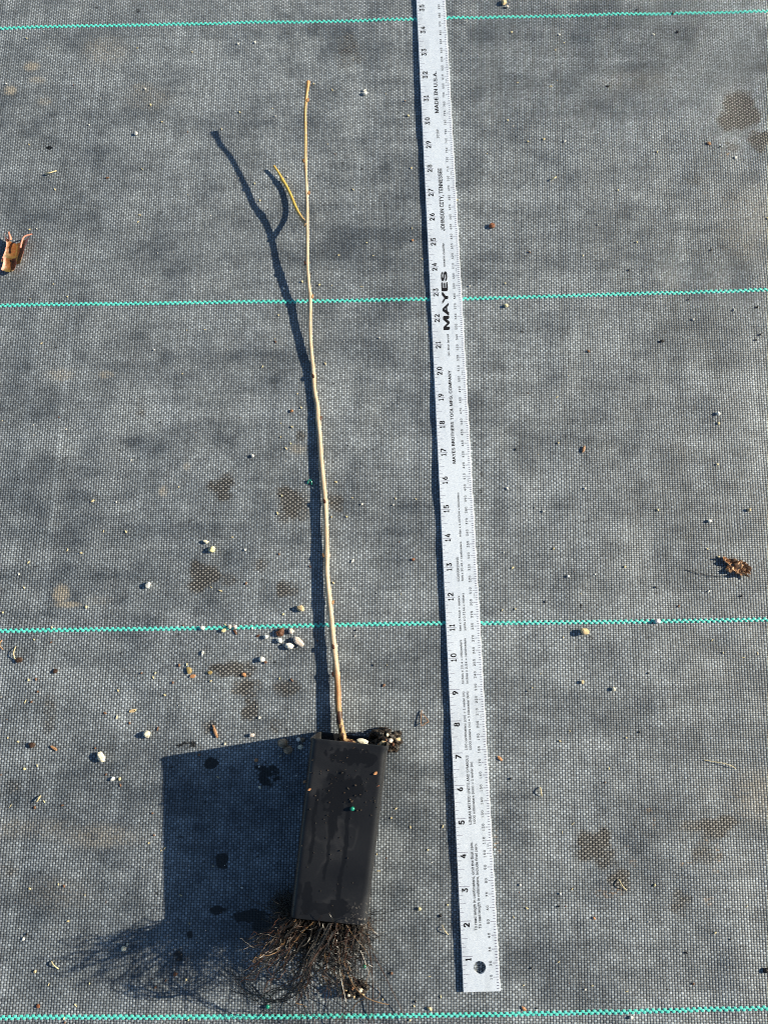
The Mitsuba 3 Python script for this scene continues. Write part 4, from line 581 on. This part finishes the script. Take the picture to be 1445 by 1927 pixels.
for i in range(1300):                                      # short curled rootlets that make the dark tangle under the base
    s, h = np.clip(rng.normal(-.003, .016), -.034, .030), rng.uniform(.004, .054)
    a = -abs(rng.normal(0, .019)); d = rng.normal(size=3) * np.array([1, 1, .7]); ln = rng.uniform(.008, .024)
    P = grow(s, h, d, ln, .34, .2, .0018) - AX * abs(a)
    P[:, 2] = np.maximum(P[:, 2], .0008)
    fine[rng.choice(list(fine), p=[.84, .12, .04])].append(tube(P, rng.uniform(.00012, .00026) * np.linspace(1.1, .6, len(P)), 4))
for i in range(520):                                       # and the dark felt round its left corner
    s, h = rng.uniform(-.046, -.020), rng.uniform(.002, .050)
    d = rng.normal(size=3) * np.array([1, 1, .7]) - EX * .3; ln = rng.uniform(.008, .022)
    P = grow(s * (1 - .25 * (h / .05)), h, d, ln, .32, .2, .0018) + AX * rng.uniform(-.022, .006) * (1 - .6 * (abs(s) - .02) / .026)
    P[:, 2] = np.maximum(P[:, 2], .0008)
    fine['root_dark_bsdf'].append(tube(P, rng.uniform(.00012, .00026) * np.linspace(1.1, .6, len(P)), 4))
for k, ms in fine.items():
    part(seed, 'fine_roots', join(ms), k, smooth=60, kind='stuff')
# wet strands that cling together and hang towards the viewer's side
BUN = [[(-.020, -.004, .045), (-.034, -.016, .066), (-.050, -.024, .082)], [(-.016, -.004, .05), (-.026, -.022, .068), (-.036, -.040, .074)],
       [(-.006, -.004, .045), (-.010, -.026, .058), (-.014, -.050, .050), (-.010, -.085, .020)], [(.004, -.003, .05), (.005, -.03, .056), (.010, -.055, .040)],
       [(.012, -.003, .04), (.014, -.030, .036), (.017, -.055, .014), (.020, -.09, .003)], [(.020, -.003, .045), (.024, -.022, .036), (.024, -.05, .014)],
       [(-.024, -.003, .05), (-.038, -.010, .070), (-.056, -.016, .084)], [(-.022, -.003, .05), (-.036, -.022, .070), (-.050, -.034, .080)], [(-.002, -.003, .03), (-.004, -.024, .026), (.004, -.045, .010)],
       [(.0, -.003, .055), (-.012, -.03, .068), (-.026, -.05, .060), (-.046, -.062, .03), (-.07, -.06, .004)]]
for b, path in enumerate(BUN):
    base = np.array([inpot(*q) for q in [(x, y, z) for x, y, z in path]])
    for i in range(16):
        q1 = rng.uniform(.55, 1.0)
        P = resample(base, 30)[:int(30 * q1) + 2].copy()
        off = np.array([rng.normal(0, .0045), rng.normal(0, .002), rng.normal(0, .005)])
        tt = np.linspace(0, 1, len(P))[:, None]
        P = P + off * (1 - .55 * tt) + (EX * rng.normal(0, .006) + np.array([0, 0, rng.normal(0, .004)])) * tt ** 2
        P = wiggle(wiggle(P, .016, b * 40 + i + 100), .006, b * 41 + i + 900, 17)
        part(seed, 'root', rootmesh(P, rng.uniform(.0002, .00044), 5), rng.choice(['root_dark_bsdf', 'root_red_bsdf', 'root_tan_bsdf'], p=[.75, .20, .05]), smooth=60)
mat = []                                                   # soil and root felt clinging under the base
for i in range(120):
    s, h = rng.uniform(-.025, .025), rng.uniform(.008, .050)
    m = lump(rng.uniform(.004, .013), rng.uniform(.004, .009), rng.uniform(.004, .009), 300 + i, .6, 2, 2.6)
    m.apply_translation(inpot(s, -rng.uniform(.001, .022) * (1 - .5 * abs(s) / .025), h)); mat.append(m)
part(seed, 'root_felt', join(mat), 'soil_bsdf', smooth=False, kind='stuff')

# ---------------------------------------------------------------- soil spilled at the rim and caught in the roots
def clump(label, x, y, sx, sy, sz, n, bits, sd, z0=0.):
    r = np.random.default_rng(sd)
    k = thing('soil_clump', label, 'soil clump')
    ms = []
    for i in range(n):
        w = r.uniform(.002, .0065)
        m = lump(w * 1.2, w, w * .9, sd + i, .5, 2)
        a, q = r.uniform(0, 2 * math.pi), math.sqrt(r.random())
        px, py = x + math.cos(a) * q * sx, y + math.sin(a) * q * sy
        m.apply_translation([px, py, z0 + max(w * .4, r.uniform(0, sz) * (1 - q * .6))]); ms.append(m)
    part(k, 'soil', join(ms), 'soil_bsdf', smooth=False)
    for i, (dx, dy, dz, L, W, c) in enumerate(bits):
        m = lump(L * .001, W * .001, W * .0008, sd + 50 + i, .3, 3, angular=.25)
        m.apply_transform(trimesh.transformations.rotation_matrix(r.uniform(0, 3), [0, 0, 1]))
        m.apply_translation([x + dx * .001, y + dy * .001, z0 + dz * .001]); part(k, 'granule' if c in ('white', 'cream', 'pink', 'tan') else 'bark_bit', m, c + '_bit_bsdf')
    return k
clump('clump of black soil with pale granules spilling from the upper right corner of the pot', SOIL_SPILL[0] * .001 + .002, SOIL_SPILL[1] * .001 + .001, .0125, .0085, .030, 120,
      [(-2.5, -1, 25, 5.5, 4.5, 'tan'), (3.5, 1, 24, 4.0, 3.6, 'pink'), (1.0, 5.0, 22, 2.6, 2.4, 'cream'), (9, 1, 17, 5.5, 3.5, 'tan'), (5.5, -2.0, 24, 3, 2.2, 'bark'), (-5.5, -2.5, 22, 3, 2.5, 'orange'), (0, 1.5, 26, 2.5, 2, 'bark')], 900)
clump('small clump of soil and pale granules caught in the roots below the pot', ROOT_SOIL[0] * .001, ROOT_SOIL[1] * .001, .010, .007, .012, 34,
      [(5, 2, 13, 3.6, 3.0, 'cream'), (-4, -2, 12, 2.4, 2.0, 'cream'), (0, -3.5, 11, 2, 1.8, 'tan'), (-1, 3, 13, 2.2, 2, 'orange'), (-6, 1, 10, 2, 1.6, 'tan'), (7, -3, 8, 2.2, 1.8, 'tan')], 950, .001)

# crumbs and a fertiliser bead on the pot's upper side
top_z = lambda x, y: .0552 + .011 * (((x - PB[0]) * AX[0] + (y - PB[1]) * AX[1]) / PLEN) - .0003
ms = []
for i, (x, y, z, d) in enumerate(CRUMBS_POT[3:]):
    ms.append(put(lump(d * .001, d * .0008, d * .0007, 400 + i, .5, 2), x * .001, y * .001, i * 40, top_z(x * .001, y * .001)))
for i in range(80):
    a, s = rng.uniform(.05, .98), np.clip(rng.normal(-.0, .015), -.026, .026)
    d = rng.uniform(.0004, .0013)
    if rng.random() < .6: a = rng.uniform(.6, .98)
    q = inpot(s, a * PLEN, 0)
    ms.append(put(lump(d, d * .8, d * .7, 500 + i, .5, 1), q[0], q[1], i * 50, top_z(q[0], q[1])))
scene['soil_crumbs'] = mikit.ply(join(ms), 'soil_bsdf', smooth=False)
labels['soil_crumbs'] = {'label': 'black wet soil crumbs scattered over the upper side of the pot', 'category': 'soil crumbs', 'kind': 'stuff'}
for (x, y, z, d), c, lb in zip(CRUMBS_POT[:3], ('orange', 'redbrown', 'orange'), ('curled orange brown bark flake on the upper side of the pot near its right edge', 'reddish brown bark bit on the right edge of the pot', 'orange brown grain on the left edge of the pot')):
    solo('bark_bit', put(lump(d * .0012, d * .0008, d * .0007, 77, .5, 3, angular=.5), x * .001, y * .001, 30, top_z(x * .001, y * .001) - (.0015 if c == 'redbrown' else 0)), c + '_bit_bsdf', lb, 'bark bit')
bead = trimesh.creation.icosphere(subdivisions=3, radius=.0016); bead.apply_scale([1.05, .95, .95])
solo('fertilizer_bead', put(bead, PRILL_POT[0] * .001, PRILL_POT[1] * .001, 0, top_z(PRILL_POT[0] * .001, PRILL_POT[1] * .001)), 'prill_bsdf', 'green fertilizer bead sitting on the upper side of the pot', 'fertilizer bead', smooth=True)
solo('fertilizer_bead', put(bead, PRILL_A[0] * .001, PRILL_A[1] * .001, 0, .008), 'prill_bsdf', 'green fertilizer bead caught in the roots under the right corner of the pot', 'fertilizer bead', smooth=True)
solo('fertilizer_bead', put(bead, PRILL_B[0] * .001, PRILL_B[1] * .001), 'prill_bsdf', 'green fertilizer bead lying on the fabric below the left roots', 'fertilizer bead', smooth=True)
gb = join([tube(resample([(-.0018, -.001, 0), (-.001, .0015, .001), (.0006, .0018, .0012)], 8), .0006, 6), tube(resample([(.0004, .0019, .0012), (.0016, 0, .0012), (.0014, -.0018, 0)], 8), .0006, 6)])
solo('green_shard', put(gb, GREENBIT[0] * .001, GREENBIT[1] * .001), 'prill_bsdf', 'bent green plastic shard on the edge of the stem shadow', 'plastic shard')

# ---------------------------------------------------------------- leaves
def sheet(fn, nu, nv):
    """Grid surface of fn(s in -1..1, t in 0..1) -> (n, 3), millimetres."""
    s, t = np.meshgrid(np.linspace(-1, 1, nu), np.linspace(0, 1, nv))
    V = fn(s.ravel(), t.ravel()); ii_ = (np.arange(nv - 1)[:, None] * nu + np.arange(nu - 1)[None]).ravel()
    F = np.stack([ii_, ii_ + 1, ii_ + nu + 1, ii_ + nu], 1)
    F = np.vstack([F[:, [0, 1, 2]], F[:, [0, 2, 3]]])
    return trimesh.Trimesh(V * .001, F, process=False), np.stack([s.ravel(), t.ravel()], 1)
def blade(s, t):
    # a trough whose two margins roll up and over; the right margin is wide and flares at the far end
    cx = -1.5 + 1.0 * t + .8 * np.sin(3 * t)
    wl = 5.2 + 1.6 * t ** 2 + .7 * np.sin(5 * t + 1); wr = 5.2 + 2.2 * t ** 3
    roll = np.where(s < 0, 1.75 + .3 * np.sin(4 * t), 1.55 - .35 * t ** 2)
    w = np.where(s < 0, wl, wr); th = s * roll
    x = cx + w * np.sin(th) * (1 + .0 * t) + np.where(s > 0, 2.6 * (s.clip(0)) ** 3 * t ** 3, 0)
    z = .8 + w * (1 - np.cos(th)) * .72 + 2.2 * t ** 2 * np.abs(s)
    y = -8.5 + 24 * t + 3.2 * np.abs(s) ** 2 * t ** 2 - 3.0 * (1 - np.abs(s)) * t ** 4 + np.where(s < 0, 1.5 * s ** 2 * t, 0)
    return np.stack([x * 1.55 + 1.7, y, z * .9], 1)
def tipcurl(s, t):
    # the leaf's end, rolled up again towards the middle
    th = -1.25 + 2.2 * t
    w = 7.2 * np.sqrt(np.clip(1 - (1 - t) ** 2 * .55, 0, 1)) * (1 - .25 * t)
    x = -3.0 + w * np.sin(s * 1.15) + 1.2 * t
    z = 1.0 + 4.6 * (1 - np.cos(th)) + 3.5 * s ** 2
    y = -10.5 + 8.2 * np.sin(th) + np.where(s < 0, 1.6 * s ** 2 * (1 - t), 0)
    return np.stack([x * 1.15 + .6, y, z], 1)
lx, ly = LEAF[0] * .001, LEAF[1] * .001
leaf = thing('fallen_leaf', 'curled fallen leaf, olive brown inside with pink rolled margins, at the left edge', 'leaf')
for nm, fn in (('blade', blade), ('curled_end', tipcurl)):
    m, uv = sheet(fn, 41, 41)
    m.vertices = m.vertices + (meshkit.noise(np.array(m.vertices) * 350, 8)[:, None] - .5) * .0009 + np.array([lx, ly, float(zg(lx, ly))])
    part(leaf, nm, m, 'leaf_bsdf', smooth=True, uv=uv)
part(leaf, 'stalk', tube(resample(np.array([(8.5, 4, 8.5), (9.8, 10.5, 9.2), (11.5, 15.5, 8.5), (17.2, 19.0, 6.5)]) * .001 + np.array([lx, ly, 0]), 14), np.linspace(.0009, .0006, 14), 8), 'leaf_stalk_bsdf', smooth=60)
part(leaf, 'point', tube(resample(np.array([(-3.2, 14, 5), (-3.4, 17, 6.5), (-4.6, 20, 7), (-3.6, 21, 7)]) * .001 + np.array([lx, ly, 0]), 10), np.linspace(.0016, .0004, 10), 6), 'leaf_stalk_bsdf', smooth=60)
def crumple(s, t):
    a = t * 2 * math.pi; r = (s + 1) / 2
    edge = 1 + .40 * (meshkit.noise(np.stack([np.cos(a) * 2.6, np.sin(a) * 2.6, 0 * a], 1), 21) - .5) * 2 + .22 * (meshkit.noise(np.stack([np.cos(a) * 9, np.sin(a) * 9, 0 * a], 1), 22) - .5) * 2
    x, y = 10.5 * r * edge * np.cos(a), 6.2 * r * edge * np.sin(a)
    y -= .30 * x
    q = np.stack([x * .20, y * .22, 0 * x], 1)
    f = np.abs(meshkit.noise(q * 1.6, 23) - .5) * 2 + .5 * np.abs(meshkit.noise(q * 3.7, 24) - .5) * 2
    z = .6 + 5.5 * f * (0.4 + .6 * r)
    q2 = q * 2.2
    return np.stack([x + 2.2 * (meshkit.noise(q2, 25) - .5), y + 2.2 * (meshkit.noise(q2, 26) - .5), z], 1)
m, uv = sheet(crumple, 26, 90)
ang_ = 0
keep = [f for f in m.faces if not (((np.array(m.vertices)[f].mean(0)[0] - -.003) / .0017) ** 2 + ((np.array(m.vertices)[f].mean(0)[1] - .0018) / .0013) ** 2 < 1)]
m = trimesh.Trimesh(m.vertices, keep, process=False)
solo('dead_leaf', put(m, CRUMPLED[0] * .001, CRUMPLED[1] * .001), 'dry_leaf_bsdf', 'small crumpled dry brown leaf with a hole, near the right edge', 'leaf', smooth=False)

# ---------------------------------------------------------------- stones, granules, bark and straw on the fabric
NAMES = {'stone': ('pebble', 'pebble'), 'perlite': ('perlite_granule', 'granule'), 'bark': ('bark_bit', 'bark bit'), 'husk': ('seed_husk', 'seed husk'), 'stick': ('bark_stick', 'stick')}
GROUPS = {'stone': 'pebbles scattered on the fabric', 'perlite': 'pale potting granules spilled around the pot', 'bark': 'bits of bark and soil on the fabric', 'husk': 'seed husks on the fabric', 'stick': 'sticks on the fabric'}
for i, (x, y, L, W, a, c, kind, lb) in enumerate(LITTER):
    nm, cat = NAMES[kind]
    L, W = L * .001 * 1.04, W * .001 * 1.04
    if kind in ('stone', 'perlite'):
        m = lump(L, W, W * (.85 if L > .003 else .7), 10 + i, .22, 3, 1.3, angular=.42 if kind == 'stone' else .26)
    elif kind == 'bark':
        m = lump(L, W, W * .55, 10 + i, .5, 3, 2.4, angular=.35)
    elif kind == 'husk':
        m = lump(L, W, W * .6, 10 + i, .12, 3, 1.2)
        v = np.array(m.vertices); v[:, 2] -= np.where(v[:, 2] > 0, .0011 * np.exp(-(v[:, 1] / (W * .18)) ** 2) * (np.abs(v[:, 0]) < L * .36), 0); m.vertices = v
    else:
        m = lump(L, W, W * .7, 10 + i, .3, 3, 2.5)
    z = None
    if 'wedged' in lb: z = .0575
    if 'against the left side' in lb: x -= .6
    solo(nm, put(m, x * .001, y * .001, a, z), c + '_bit_bsdf', lb, cat, GROUPS[kind], smooth=40)
for pts, r, c, lb in STRAWS:
    P = resample(np.array(pts) * .001, 16)
    zz = zg(P[:, 0], P[:, 1]) + .0004 + r * .001
    up = .0022 * np.sin(np.linspace(0, np.pi, 16)) if r > .28 else .0006 * np.sin(np.linspace(0, np.pi, 16))
    solo('straw_bit' if c in ('straw', 'yellow') else 'plant_fibre', tube(np.column_stack([P, zz + up]), r * .001 * np.linspace(1, .7, 16), 6), (c if c != 'yellow' else 'straw') + '_bit_bsdf', lb, 'straw' if c in ('straw', 'yellow') else 'fibre', 'straws and fibres on the fabric', smooth=60)
# the frayed lip of the torn hole
# the countless smaller specks
by = {}
r2 = np.random.default_rng(21)
for i, (x, y, L, W, c) in enumerate(FLECKS):
    L, W = L * .001, W * .001
    m = lump(L, W, min(W, .0016) * .8, 700 + i, .35, 1 if L < .002 else 2)
    by.setdefault({'cream': 'white', 'pink': 'white', 'yellow': 'straw', 'tan': 'straw'}.get(c, c), []).append(put(m, x * .001, y * .001, r2.uniform(0, 180)))
for i in range(220):
    x, y = r2.uniform(-.37, .2), r2.uniform(-.27, .65)
    c = r2.choice(['straw', 'white', 'brown', 'black', 'grey'], p=[.3, .16, .14, .28, .12])
    L = r2.uniform(.0006, .0016) * (1.5 if c == 'straw' else 1)
    by.setdefault(c, []).append(put(lump(L, L * r2.uniform(.3, .8), L * .4, 1200 + i, .3, 1), x, y, r2.uniform(0, 180)))
for c, ms in by.items():
    k = numbered('debris')
    scene[k] = mikit.ply(join(ms), c + '_bit_bsdf', smooth=40)
    nm = {'straw': 'straw coloured', 'white': 'whitish', 'brown': 'brown', 'black': 'black', 'grey': 'grey', 'orange': 'orange'}[c]
    labels[k] = {'label': f'tiny {nm} specks of debris strewn over the fabric', 'category': 'debris', 'kind': 'stuff'}
